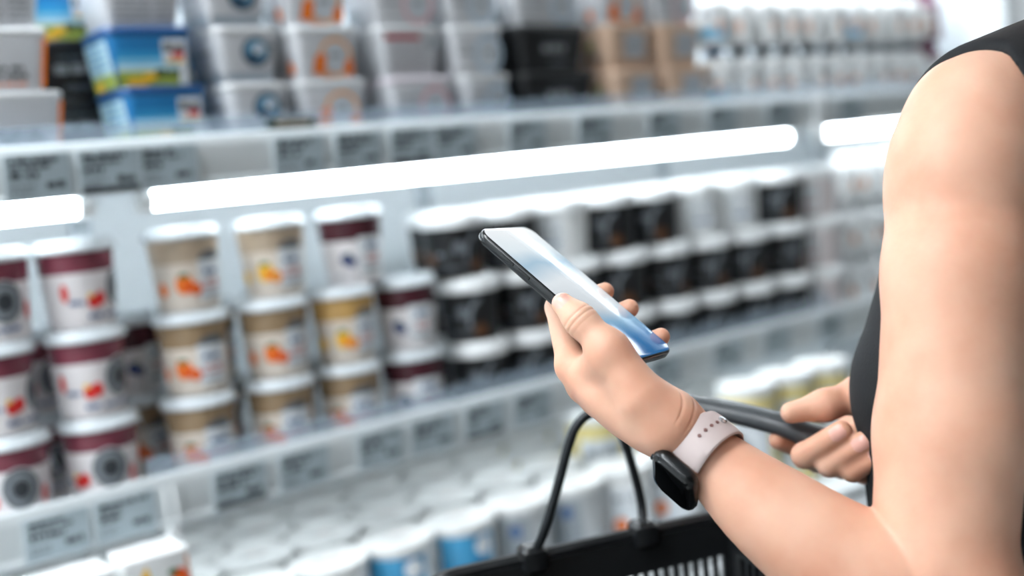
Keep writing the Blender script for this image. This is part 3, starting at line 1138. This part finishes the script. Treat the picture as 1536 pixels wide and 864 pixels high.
# torso
ax = (RS, HD, ZV)
T = lambda f, z, r=0.0: MID + HD * f + ZV * z + RS * r
skin.add(0, .045,
         EL(T(.0, -.17), ax, (.140, .098, .19)), EL(T(.0, -.055), ax, (.145, .075, .09)),
         EL(T(.010, -.34), ax, (.118, .090, .13)), EL(T(-.005, -.50), ax, (.152, .106, .14)),
         EL(T(.070, -.190, -.062), ax, (.054, .050, .062)), EL(T(.070, -.190, .062), ax, (.054, .050, .062)))
skin.add(.05, .03, RC(NK - ZV * .05, NK + ZV * .085 + HD * .02, .058, .050), RC(LS + ZV * .015 + RS * .02, NK + ZV * .02, .042, .048), RC(RSH + ZV * .015 - RS * .02, NK + ZV * .02, .042, .048))
# head
HC = NK + ZV * .200 + HD * .030
skin.add(.02, .018, EL(HC + ZV * .03 - HD * .012, ax, (.072, .090, .092)), EL(HC - ZV * .035 + HD * .028, ax, (.058, .062, .078)), RC(HC - ZV * .085 + HD * .066, HC - ZV * .088 + HD * .070, .022, .020),
         RC(HC + ZV * .010 + HD * .083, HC - ZV * .026 + HD * .100, .009, .0115), EL(HC - ZV * .030 + HD * .092 + RS * .010, ax, (.009, .009, .008)), EL(HC - ZV * .030 + HD * .092 - RS * .010, ax, (.009, .009, .008)))
skin.add(.006, .003, *[RC(HC - ZV * .054 + HD * .0875 - RS * .022 + ZV * dz, HC - ZV * .054 + HD * .0875 + RS * .022 + ZV * dz, r, r) for dz, r in ((.0045, .0050), (-.0055, .0058))], EL(HC - ZV * .054 + HD * .094, ax, (.018, .006, .009)))
for s in (-1, 1):
    skin.add(.006, .004, EL(HC + RS * s * .073 - HD * .010 - ZV * .005, (RS, HD, ZV), (.009, .019, .031)), EL(HC + RS * s * .034 + ZV * .026 + HD * .076, ax, (.022, .014, .007)))
# left upper arm (one chain), deltoid
skin.add(.022, .012, EL(LS - ZV * .018 - R0 * .002, ax, (.047, .047, .046)), RC(LS - ZV * .045 - R0 * .004, LU, .0475, .0445), RC(LU, LV, .0455, .0455), RC(LV, LE, .0455, .0435), RC(LE, LE - ZV * .006 - HD * .010, .0435, .040))
# left forearm up to the wrist
FAS = smooth_path([np.append(p, r) for p, r in [(LE, .0405)] + FA[1:] + [(WR, .0185)]], 5)
skin.add(.0015, .003, *[RC(FAS[i][:3], FAS[i + 1][:3], FAS[i][3], FAS[i + 1][3]) for i in range(len(FAS) - 1)])

# left hand
MCP = [Ph(35, -17, -40), Ph(48, -9, -49), Ph(60, 0, -54), Ph(73, 6, -56)]
PIP = [Ph(-6, 4, -22), Ph(13, 20, -28), Ph(40, 26, -32), Ph(60, 20, -36)]
DIP = [Ph(-4, 29, -18), Ph(18, 37, -19), Ph(50, 37, -20), Ph(57, 28, -22)]
TIP = [Ph(4, 42.5, -3), Ph(27, 43, -1), Ph(59, 43, -2), Ph(49, 24, -16)]
fr = [(.0105, .0090, .0080, .0068), (.0105, .0092, .0082, .0070), (.0100, .0088, .0078, .0066), (.0092, .0080, .0070, .0060)]
WC = Ph(104, -22, -26)
palm = [RC(WR, WC, .0185, .0175)]
for i in range(4):
    palm.append(RC(WC + (MCP[i] - WC) * .1, MCP[i], .0165, fr[i][0] + .0008))
palm.append(EL(Ph(76, -17, -36), (PA, PB, PN), (.034, .026, .016)))
skin.add(.018, .012, *palm)
CMC, TMC, TIPJ, TTIP = Ph(94, -42, -11), Ph(60, -44.5, -1), Ph(31, -44.5, 1.5), Ph(13, -41.5, 1)
skin.add(.016, .010, RC(CMC, TMC, .0150, .0122), RC(TMC, TIPJ, .0122, .0096), RC(TIPJ, TTIP, .0096, .0076), EL(Ph(70, -36, -12), (PA, PB, PN), (.024, .013, .014)))
skin.add(.010, .004, RC(TMC + PN * -.006, MCP[0] + PA * .010, .0095, .0085))
for i in range(4):
    skin.add(.006, .003, RC(MCP[i], PIP[i], fr[i][0], fr[i][1]), RC(PIP[i], DIP[i], fr[i][1], fr[i][2]), RC(DIP[i], TIP[i], fr[i][2], fr[i][3]))

# right arm and hand closed round the basket grip
skin.add(.022, .012, EL(RSH, ax, (.046, .048, .052)), RC(RSH, RE, .045, .041))
skin.add(.012, .006, RC(RE, RE + (RW - RE) * .35, .040, .037), RC(RE + (RW - RE) * .35, RW, .037, .024))
rM = [P(1310, 606, .985), P(1325, 628, .985), P(1338, 650, .980), P(1348, 668, .970)]
rP = [P(1252, 662, .985), P(1228, 690, .948), P(1264, 699, .940), P(1297, 706, .934)]
rD = [P(1203, 672, .968), P(1207, 683, .918), P(1244, 696, .910), P(1279, 703, .903)]
rT = [P(1167, 660, .945), P(1262, 647, .895), P(1296, 663, .889), P(1322, 680, .886)]
rpalm = [RC(RW, P(1370, 615, .968), .024, .024)]
for m in rM:
    rpalm.append(RC(P(1370, 618, .970), m, .020, .0125))
skin.add(.018, .012, *rpalm)
skin.add(.014, .010, RC(P(1360, 598, .955), P(1290, 592, .930), .0165, .0135), RC(P(1290, 592, .930), P(1238, 608, .922), .0132, .0112), RC(P(1238, 608, .922), P(1187, 619, .922), .0112, .0084))
for i in range(4):
    skin.add(.005, .003, RC(rM[i], rP[i], .0112, .0102), RC(rP[i], rD[i], .0102, .0100), RC(rD[i], rT[i], .0100 if i else .0092, .0084 if i else .0076))
# legs and feet
for s in (-1, 1):
    hip = T(0, -.55, .085 * s); kn = np.array([hip[0], hip[1], .47]) + HD * .02; an = np.array([hip[0], hip[1], .09]) - HD * .02
    skin.add(.04, .03, RC(hip, kn, .082, .054), RC(kn, kn * .6 + an * .4 - HD * .015, .054, .052), RC(kn * .6 + an * .4 - HD * .015, an, .052, .034), RC(an - ZV * .02 - HD * .02, an - ZV * .055 - HD * .025, .032, .030), RC(an - ZV * .04, an - ZV * .062 + HD * .13, .034, .022))

TD = N(TIPJ - TMC); WD = N(WR - FAS[-6][:3])


def creases(p, d):
    q = p - TIPJ
    near = np.exp(-(np.linalg.norm(q, axis=1) / .012) ** 2)
    u = q @ TD
    g = near * (np.exp(-((u - .0024) / .0009) ** 2) + np.exp(-((u + .0016) / .0009) ** 2) + .6 * np.exp(-((u + .0058) / .0009) ** 2)) * .0010
    q = p - (WR + WD * .006)
    w = np.clip(q @ cvec(.75, .66, 0) / .010, 0, 1) * np.exp(-(np.linalg.norm(q, axis=1) / .034) ** 2)
    u = q @ WD + .002 * np.sin((q @ cvec(.3, -.4, .85)) * 160)
    g = g + w * sum(np.exp(-((u - o) / .0010) ** 2) for o in (-.012, -.0045, .004)) * .0007
    return d + g


allp = np.array([q.c if isinstance(q, EL) else q.a for _, _, ps in skin.g for q in ps] + [q.b for _, _, ps in skin.g for q in ps if isinstance(q, RC)])
lo = allp.min(0) - .12
hi = allp.max(0) + .14
lo[2] = -.01
VOX = .0024
sv, sq = surface(skin, lo, hi, VOX)
sv = project(skin, sv, 1)


def refine(v, q, mask):
    """Split the masked quads in four (their borders become small polygons handled by Blender)."""
    import bmesh
    me = bpy.data.meshes.new('tmp')
    me.from_pydata(v.tolist(), [], q)
    bm = bmesh.new(); bm.from_mesh(me)
    bm.faces.ensure_lookup_table()
    es = {e for i in np.nonzero(mask)[0] for e in bm.faces[int(i)].edges}
    r = bmesh.ops.subdivide_edges(bm, edges=list(es), cuts=1, use_grid_fill=True)
    bm.verts.ensure_lookup_table()
    bm.to_mesh(me); bm.free()
    return me


HANDC = (Ph(50, -5, -20), .14)
fc = sv[sq].mean(1)
mask = (np.linalg.norm(fc - HANDC[0], axis=1) < HANDC[1]) | (np.linalg.norm(fc - P(1235, 645, .955), axis=1) < .085)
me = refine(sv, [tuple(x) for x in sq.tolist()], mask)


def coords(me):
    co = np.empty(len(me.vertices) * 3, np.float32)
    me.vertices.foreach_get('co', co)
    return co.reshape(-1, 3).astype(float)


RH = P(1235, 645, .955)
co = coords(me)
near = (np.linalg.norm(co - HANDC[0], axis=1) < HANDC[1] + .01) | (np.linalg.norm(co - RH, axis=1) < .095)
co[near] = project(skin, co[near], 2)
cen = np.empty(len(me.polygons) * 3, np.float32); me.polygons.foreach_get('center', cen); cen = cen.reshape(-1, 3).astype(float)
fine = (np.linalg.norm(cen - TIPJ, axis=1) < .024) | (np.linalg.norm(cen - WR, axis=1) < .042)
me = refine(co, [tuple(p.vertices) for p in me.polygons], fine)
co = coords(me)
near = (np.linalg.norm(co - HANDC[0], axis=1) < HANDC[1] + .01)
co[near] = project(skin, co[near], 2, post=creases)
me.vertices.foreach_set('co', co.astype(np.float32).ravel())
me.polygons.foreach_set('use_smooth', np.ones(len(me.polygons), bool))

SKIN = bpy.data.materials.new('skin')
SKIN.use_nodes = True
nt = SKIN.node_tree
b_ = nt.nodes['Principled BSDF']
tc = nt.nodes.new('ShaderNodeTexCoord')
n1 = nt.nodes.new('ShaderNodeTexNoise'); n1.inputs['Scale'].default_value = 14; n1.inputs['Detail'].default_value = 4
n2 = nt.nodes.new('ShaderNodeTexNoise'); n2.inputs['Scale'].default_value = 420; n2.inputs['Detail'].default_value = 4
cr = nt.nodes.new('ShaderNodeValToRGB')
cr.color_ramp.elements[0].position = .3; cr.color_ramp.elements[0].color = lin('#cd9479')
cr.color_ramp.elements[1].position = .75; cr.color_ramp.elements[1].color = lin('#e3b9a0')
bp = nt.nodes.new('ShaderNodeBump'); bp.inputs['Strength'].default_value = .16; bp.inputs['Distance'].default_value = .0008
for n_ in (n1, n2):
    nt.links.new(tc.outputs['Object'], n_.inputs['Vector'])
nt.links.new(n1.outputs['Fac'], cr.inputs[0]); nt.links.new(cr.outputs[0], b_.inputs['Base Color'])
nt.links.new(n2.outputs['Fac'], bp.inputs['Height']); nt.links.new(bp.outputs['Normal'], b_.inputs['Normal'])
b_.inputs['Roughness'].default_value = .56
b_.inputs['Subsurface Weight'].default_value = .22
b_.inputs['Subsurface Radius'].default_value = (1, .38, .22)
b_.inputs['Subsurface Scale'].default_value = .006
NAIL = M('nail', '#d9a596', .30, var=.02)
LIPS = M('lips', '#b9685f', .4)
EYEM = M('eye_dark', '#2a211d', .2)

person = thing('person', 'woman in a black sleeveless dress holding a phone and a basket handle', 'person', tuple(np.array([MID[0], MID[1], 0])))
me.name = 'body'
for m in (SKIN, NAIL, LIPS):
    me.materials.append(m)
body = bpy.data.objects.new('body', me)
COL.objects.link(body)
body.parent = person
body.location = -person.location
# nails and lips are colour regions of the one skin surface
pc = np.empty(len(me.polygons) * 3, np.float32); me.polygons.foreach_get('center', pc); pc = pc.reshape(-1, 3).astype(float)
pn = np.empty(len(me.polygons) * 3, np.float32); me.polygons.foreach_get('normal', pn); pn = pn.reshape(-1, 3).astype(float)
mi = np.zeros(len(me.polygons), np.int32)


def nail(a, b, up, w, ln, back):
    """Nail region near tip b of the last phalanx a->b, facing up."""
    d = N(b - a); up = N(up - d * (up @ d)); sd = np.cross(d, up)
    q = pc - (b + d * back)
    u, s_, h = q @ d, q @ sd, q @ up
    mi[((u / ln) ** 4 + (s_ / w) ** 4 < 1) & (pn @ up > .25) & (h > 0) & (h < .014)] = 1


nail(TIPJ, TTIP, cvec(-.45, .55, -.7), .0056, .0068, .0005)
for i in range(3):
    nail(DIP[i], TIP[i], PB, .0050, .0058, .001)
for i in (1, 2, 3):
    nail(rD[i], rT[i], cvec(-.1, .3, -.95), .0055, .0062, .0)
lp = pc - (HC - ZV * .0545 + HD * .09)
mi[(np.abs(lp @ RS) < .024) & (np.abs(lp @ ZV) < .0105 * np.sqrt(np.clip(1 - (lp @ RS / .025) ** 2, 0, 1))) & (lp @ HD > -.012)] = 2
me.polygons.foreach_set('material_index', mi)
me.update()
# eyes and brows
for s in (-1, 1):
    b = MB()
    b.lathe([(0, -.011), (.0075, -.008), (.011, 0), (.0075, .008), (0, .011)], EYEM, 16, Matrix.Translation(Vector(HC + RS * s * .033 + ZV * .012 + HD * .074 - person.location)), cap0=False, cap1=False)
    b.build('eye', person)

# ---- hair: pulled back in a low knot
hair = Field()
hair.add(0, .03, EL(HC + ZV * .042 - HD * .024, ax, (.080, .093, .094)), EL(HC - ZV * .01 - HD * .075, ax, (.062, .050, .075)), EL(HC - ZV * .035 - HD * .135, ax, (.042, .038, .042)))


def hairline(p, d):
    q = p - HC
    cut = (q @ HD) * .9 - (q @ ZV) * .55 - .028        # keeps the face free
    return np.maximum(d, cut)


hv, hq = surface(hair, HC - .24, HC + .24, .004, post=hairline)
hm = M('dark_hair', '#2b211d', .45, var=.3, scale=300, bump=.5)
o = mesh_obj('hair', hv - np.array(person.location), hq, [hm], person)

# ---- black sleeveless dress: loose shell over the torso, open at neck and arms
dress = Field()
dress.add(0, .05,
          EL(T(.010, -.155), ax, (.143, .100, .19)), EL(T(.004, -.045), ax, (.147, .078, .092)),
          EL(T(.010, -.34), ax, (.126, .100, .16)), EL(T(.0, -.50), ax, (.160, .114, .15)),
          EL(T(.064, -.200, -.058), ax, (.058, .054, .085)), EL(T(.064, -.200, .058), ax, (.058, .054, .085)),
          RC(T(.030, -.25), T(.036, -.60), .100, .122))
dress.add(.04, .03, RC(LS + ZV * .020 + RS * .075, NK + ZV * .018, .048, .054), RC(RSH + ZV * .020 - RS * .075, NK + ZV * .018, .048, .054), RC(T(0.01, -.60), T(.01, -.80), .150, .165))
under = Field()
under.g = skin.g[:2]
for s in (-1, 1):
    hip = T(0, -.55, .085 * s)
    under.add(.04, .03, RC(hip, np.array([hip[0], hip[1], .47]) + HD * .02, .084, .058))
LA = LS + RS * .005
RA = RSH - RS * .005


def openings(p, d):
    folds = .0022 * np.sin((p - MID) @ (HD * 70 + RS * 55) + 3 * np.sin((p - MID) @ ZV * 9)) * np.clip(((MID - p) @ ZV - .1) / .25, 0, 1)
    d = np.minimum(d, under.eval(p) - .006) + folds
    for c, s in ((LA, -1), (RA, 1)):
        q = p - c
        r2 = np.sqrt(((q @ HD - .022) / 1.0) ** 2 + ((q @ ZV + .02) / 1.3) ** 2)
        cyl = np.maximum(r2 - .074, -(q @ (RS * s)) - .018)
        d = -smin(-d, cyl, .008)
    q = p - NK
    neck = np.sqrt(((q @ RS) / 1.05) ** 2 + ((q @ HD - .015) / .95) ** 2) - .078
    neck = np.maximum(neck, -(q @ ZV) - .05 + 0 * d)
    d = -smin(-d, neck, .008)
    return np.maximum(d, .52 - p[:, 2])


dv_, dq_ = surface(dress, lo, hi, .0028, post=openings)
dv_ = project(dress, dv_, 2, post=openings)


def largest(v, q):
    """Keep the biggest connected piece."""
    lab = np.arange(len(v))
    while True:
        m = lab[q].min(1)
        new = lab.copy()
        for j in range(4):
            np.minimum.at(new, q[:, j], m)
        new = new[new]
        if (new == lab).all():
            break
        lab = new
    ids, cnt = np.unique(lab[q[:, 0]], return_counts=True)
    q = q[lab[q[:, 0]] == ids[cnt.argmax()]]
    used = np.unique(q)
    return v[used], np.searchsorted(used, q)


dv_, dq_ = largest(dv_, dq_)
DRS = M('black_dress', '#0a0d11', .85, var=.12, scale=600, bump=.25)
mesh_obj('dress', dv_ - np.array(person.location), dq_, [DRS], person)
for s in (-1, 1):
    hip = T(0, -.55, .085 * s); an = np.array([hip[0], hip[1], .05]) - HD * .02 - np.array(person.location)
    f2 = Field(); w0 = np.array(person.location)
    f2.add(0, .02, RC(an + w0 - ZV * .012 - HD * .03, an + w0 - ZV * .012 + HD * .145, .042, .036))
    v2, q2 = surface(f2, an + w0 - .25, an + w0 + .25, .004, post=lambda p, d: np.maximum(np.maximum(d, .001 - p[:, 2]), p[:, 2] - .062))
    mesh_obj('shoe', v2 - w0, q2, [M('black_leather', '#1a1a1c', .4)], person)

# ------------------------------------------------------------------ the phone
Tp = Matrix.Identity(4)
for i in range(3):
    Tp[i][0], Tp[i][1], Tp[i][2], Tp[i][3] = PB[i], -PA[i], PN[i], PHC[i]
phone = thing('smartphone', 'black smartphone with bright blue-white screen held in the left hand', 'smartphone')
phone.matrix_world = Tp
GLB = M('phone_black', '#101214', .22, spec=.6)
hx, hy = .036 * S, .075 * S
b = MB()
b.rrect([(-.0084, hx - .0030, hy - .0030, .008), (-.0078, hx - .0014, hy - .0014, .0095), (-.0062, hx - .0002, hy - .0002, .0105), (-.0045, hx, hy, .0107), (-.0022, hx, hy, .0107), (-.0008, hx - .0004, hy - .0004, .0103), (-.0002, hx - .0012, hy - .0012, .0096)], GLB, k=8)
pcase = b.build('case', phone)
scr = bpy.data.materials.new('phone_screen')  # pale-to-blue emission ramp stands in for reflections on the glass
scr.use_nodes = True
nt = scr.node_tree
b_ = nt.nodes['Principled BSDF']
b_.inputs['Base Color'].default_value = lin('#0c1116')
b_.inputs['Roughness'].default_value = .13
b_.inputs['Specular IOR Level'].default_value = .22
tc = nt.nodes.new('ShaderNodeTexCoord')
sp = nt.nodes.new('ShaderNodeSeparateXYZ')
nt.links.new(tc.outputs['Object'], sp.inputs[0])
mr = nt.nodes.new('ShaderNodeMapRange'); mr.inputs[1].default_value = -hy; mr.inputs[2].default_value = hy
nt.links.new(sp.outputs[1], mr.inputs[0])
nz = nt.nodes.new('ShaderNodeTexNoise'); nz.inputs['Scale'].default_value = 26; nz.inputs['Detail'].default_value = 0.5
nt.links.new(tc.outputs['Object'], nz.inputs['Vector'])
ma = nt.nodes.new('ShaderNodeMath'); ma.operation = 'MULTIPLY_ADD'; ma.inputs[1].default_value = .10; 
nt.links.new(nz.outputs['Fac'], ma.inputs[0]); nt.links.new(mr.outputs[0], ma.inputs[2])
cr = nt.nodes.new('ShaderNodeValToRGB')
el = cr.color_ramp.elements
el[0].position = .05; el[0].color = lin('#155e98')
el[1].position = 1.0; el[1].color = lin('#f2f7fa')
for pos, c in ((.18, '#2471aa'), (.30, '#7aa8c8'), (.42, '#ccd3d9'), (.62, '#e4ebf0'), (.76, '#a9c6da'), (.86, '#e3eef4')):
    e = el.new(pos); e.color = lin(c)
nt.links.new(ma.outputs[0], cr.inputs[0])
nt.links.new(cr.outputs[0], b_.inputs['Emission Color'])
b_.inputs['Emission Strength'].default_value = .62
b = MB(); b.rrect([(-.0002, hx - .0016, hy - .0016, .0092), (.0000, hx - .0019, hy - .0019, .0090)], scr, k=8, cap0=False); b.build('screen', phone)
b = MB()
b.box(-hx - .0006, -hx + .0004, .020, .032, -.0046, -.0024, GLB, .0004); b.box(-hx - .0006, -hx + .0004, .036, .048, -.0046, -.0024, GLB, .0004)
b.build('side_button', pcase)

# ------------------------------------------------------------------ the wrist watch
e1 = N(N(FA[3][0] - FA[4][0]) - FW * .32)                              # along the arm towards the elbow
e2 = cvec(-.66, -.62, -.42); e2 = N(e2 - e1 * (e2 @ e1))  # out of the watch face
e3 = np.cross(e2, e1)
WCN = FA[3][0] * .80 + FA[4][0] * .20
watch = thing('wrist_watch', 'black square smartwatch on a pale pink rubber band round the left wrist', 'watch')
Tw = Matrix.Identity(4)
for i in range(3):
    Tw[i][0], Tw[i][1], Tw[i][2], Tw[i][3] = e1[i], e3[i], e2[i], WCN[i]
watch.matrix_world = Tw
BAND = M('pink_rubber', '#b5a6a3', .5, var=.02)
HOLE = M('band_hole', '#6d4a46', .6)
RI, RO = .0250, .0272
# band: a strap swept round the wrist from lug to lug, curved section, in local (x along arm, y, z out of face)
b = MB()
rings = []
na = 56
for k in range(na + 1):
    a = math.radians(37 + (360 - 74) * k / na) + math.pi / 2
    w = .0136 - .0018 * (1 - abs(2 * k / na - 1)) 
    ez = 1.0
    ring = []
    for (u, t) in ((-1, .25), (-.92, .75), (-.6, 1), (0, 1.06), (.6, 1), (.92, .75), (1, .25), (.9, 0), (0, 0), (-.9, 0)):
        r = RI + (RO - RI) * t
        ring.append((u * w, r * 1.09 * math.cos(a), r * 1.0 * math.sin(a)))
    rings.append(ring)
b.loft(rings, BAND)
band_ = b.build('band', watch)
b = MB()
for k in range(4):
    a = math.radians(245 + 12 * k) + math.pi / 2
    for rr in (RO * 1.014,):
        c = Vector((0, rr * 1.09 * math.cos(a), rr * math.sin(a)))
        d = Vector((0, 1.0 * math.cos(a), 1.09 * math.sin(a))).normalized()
        q = d.to_track_quat('Z', 'Y').to_matrix().to_4x4()
        b.lathe([(.0013, -.0004), (.0013, .0003)], HOLE, 12, Matrix.Translation(c) @ q)
b.build('band_hole', band_)
b = MB()
a = math.radians(232) + math.pi / 2
c = Vector((0, RO * 1.014 * 1.09 * math.cos(a), RO * 1.014 * math.sin(a)))
q = Vector((0, math.cos(a), 1.09 * math.sin(a))).normalized().to_track_quat('Z', 'Y').to_matrix().to_4x4()
b.lathe([(.0030, -.0003), (.0030, .0009), (.0022, .0014), (0, .0014)], M('steel_pin', '#c7c9cb', .2, metal=.9), 16, Matrix.Translation(c) @ q, cap1=False)
b.build('pin', band_)
CZ = .0222
b = MB()
cx, cy = .0184, .0214
b.rrect([(CZ, cx - .0045, cy - .0045, .006), (CZ + .001, cx - .0015, cy - .0015, .0088), (CZ + .0035, cx, cy, .0100), (CZ + .0068, cx, cy, .0100), (CZ + .0088, cx - .0009, cy - .0009, .0092), (CZ + .0093, cx - .0016, cy - .0016, .0086)], M('watch_case', '#141618', .25, metal=.3), k=8)
wc_ = b.build('watch_case', watch)
b = MB()
b.rrect([(CZ + .0093, cx - .0017, cy - .0017, .0085), (CZ + .0101, cx - .0026, cy - .0026, .0078), (CZ + .0106, cx - .0055, cy - .0055, .006)], M('watch_glass', '#060708', .04, spec=.7), k=8, cap0=False)
b.build('watch_glass', watch)
b = MB()
b.lathe([(.0032, 0), (.0035, .0004), (.0035, .0014), (.0028, .0018), (0, .0018)], M('watch_crown', '#2a2d30', .3, metal=.6), 18, Matrix.Translation((-cx + .0002, .008, CZ + .0052)) @ Matrix.Rotation(-math.pi / 2, 4, 'Y'), cap1=False)
b.build('crown', wc_)

# ------------------------------------------------------------------ the shopping basket
BLKP = M('basket_black', '#17191b', .30)
GRP = M('grip_grey', '#3a3d40', .42)
WIRE = M('wire_black', '#24272a', .35, metal=.5)
p1, p2 = P(800, 850, 1.01), P(965, 800, 1.045)
p2[2] = p1[2] = (p1[2] + p2[2]) / 2
ey = N(p2 - p1)                                          # along the far end rim
ex = N(np.cross(ey, ZV))
if ex @ FW > 0:
    ex = -ex                                             # from the far end towards her
basket = thing('shopping_basket', 'black plastic shopping basket with two wire handles hanging from her right hand', 'basket')
Tb = Matrix.Identity(4)
bo = (p1 + p2) / 2
for i in range(3):
    Tb[i][0], Tb[i][1], Tb[i][2], Tb[i][3] = ex[i], ey[i], ZV[i], bo[i]
basket.matrix_world = Tb
iTb = Tb.inverted()
BL, BW, BH = .35, .140, .215
b = MB()


def bwall(c0, c1, d0, d1, slots, ua=.05, ub=.95):
    """One thin tapered wall between top corners c0,c1 and bottom corners d0,d1 with a row of upright slots."""
    c0, c1, d0, d1 = map(Vector, (c0, c1, d0, d1))
    nrm = (c1 - c0).cross(d0 - c0).normalized() * .0022
    pt = lambda u, v: (c0.lerp(c1, u)).lerp(d0.lerp(d1, u), v)

    def pan(u0, u1, v0, v1):
        q = [pt(u0, v0), pt(u1, v0), pt(u1, v1), pt(u0, v1)]
        vs = [x - nrm for x in q] + [x + nrm for x in q]
        b.add(vs, [(3, 2, 1, 0), (4, 5, 6, 7), (0, 1, 5, 4), (1, 2, 6, 5), (2, 3, 7, 6), (3, 0, 4, 7)], BLKP)
    pan(0, 1, 0, .14); pan(0, 1, .46, .54); pan(0, 1, .88, 1)
    for v0, v1 in ((.14, .46), (.54, .88)):
        pan(0, ua, v0, v1); pan(ub, 1, v0, v1)
        for k in range(slots):
            u = ua + (ub - ua) * k / slots
            pan(u, u + (ub - ua) / slots * .42, v0, v1)


tx0, tx1, bx0, bx1 = 0, BL, .035, BL - .035
tw, bw = BW, BW - .025
bwall((tx0, -tw, 0), (tx0, tw, 0), (bx0, -bw, -BH), (bx0, bw, -BH), 10, .60, .97)
bwall((tx1, tw, 0), (tx1, -tw, 0), (bx1, bw, -BH), (bx1, -bw, -BH), 18)
bwall((tx1, -tw, 0), (tx0, -tw, 0), (bx1, -bw, -BH), (bx0, -bw, -BH), 26)
bwall((tx0, tw, 0), (tx1, tw, 0), (bx0, bw, -BH), (bx1, bw, -BH), 26)
b.box(bx0, bx1, -bw, bw, -BH, -BH + .004, BLKP)
b.build('basket_body', basket)
b = MB()
rim = []
for (sx, sy, a0) in ((1, 1, 0), (-1, 1, 90), (-1, -1, 180), (1, -1, 270)):
    for q in range(6):
        a = math.radians(a0 + 90 * q / 5)
        rim.append((BL / 2 + sx * (BL / 2 - .02) + .024 * math.cos(a), sy * (BW - .02) + .024 * math.sin(a)))
prof = [(-.004, -.010), (-.004, .004), (.0, .008), (.006, .008), (.011, .004), (.011, -.010), (.008, -.014), (.006, -.014), (.006, .000), (0, .000), (0, -.014), (-.003, -.014)]
rings = []
n_ = len(rim)
for (o_, z_) in prof:
    ring = []
    for j in range(n_):
        x0, y0 = rim[j - 1]; x1, y1 = rim[(j + 1) % n_]
        d = Vector((x1 - x0, y1 - y0)).normalized()
        nx, ny = d.y, -d.x
        ring.append((rim[j][0] + nx * o_, rim[j][1] + ny * o_, z_))
    rings.append(ring)
b.loft(rings + [rings[0]], BLKP, cap0=False, cap1=False)
b.build('rim', basket)
L = lambda p: iTb @ Vector(p)
near_off = Vector((BL, 0, 0))
g0, g1 = P(1030, 600, 1.0), P(1245, 662, .925)
for k, pts in enumerate(([(800, 850, 1.0), (815, 800, .998), (835, 735, .996), (853, 668, .993), (866, 637, .992), (888, 619, .992), (935, 608, .995), (1000, 601, 1.0)],
                         [(965, 800, 1.06), (962, 755, 1.055), (950, 705, 1.045), (936, 660, 1.035), (923, 632, 1.025), (920, 612, 1.015), (950, 606, 1.008), (1000, 603, 1.0)])):
    loc = [L(P(*p)) for p in pts]
    loc[0] = Vector((0, (-1, 1)[k] * np.linalg.norm(p2 - p1) / 2, .004))
    b = MB(); b.tube(smooth_path(loc, 5), .0042, WIRE, 10)
    end = L(P(1330, 695, .930))
    far = Vector((BL, loc[0].y, .004))
    b.build('handle_wire', basket)
    b = MB()
    b.tube(smooth_path([end, end.lerp(far, .3) + Vector((.03, 0, .0)), end.lerp(far, .7) + Vector((.025, 0, 0)), far], 5), .0042, WIRE, 10)
    b.build('handle_wire', basket)
    for q in (loc[0], far):
        b = MB(); b.box(q.x - .012, q.x + .012, q.y - .011, q.y + .011, q.z - .012, q.z + .012, BLKP, .004); b.build('pivot', basket)
gp = [L(P(*p)) for p in ((985, 603, 1.003), (1040, 608, .992), (1105, 620, .972), (1170, 636, .948), (1222, 655, .936), (1262, 666, .938), (1330, 695, .930))]
sp_ = smooth_path(gp, 6)
b = MB()
b.tube(sp_, [.0088 + .0022 * min(1, i / 14) for i in range(len(sp_))], GRP, 14, flat=(1.35, .85))
b.build('grip', basket)
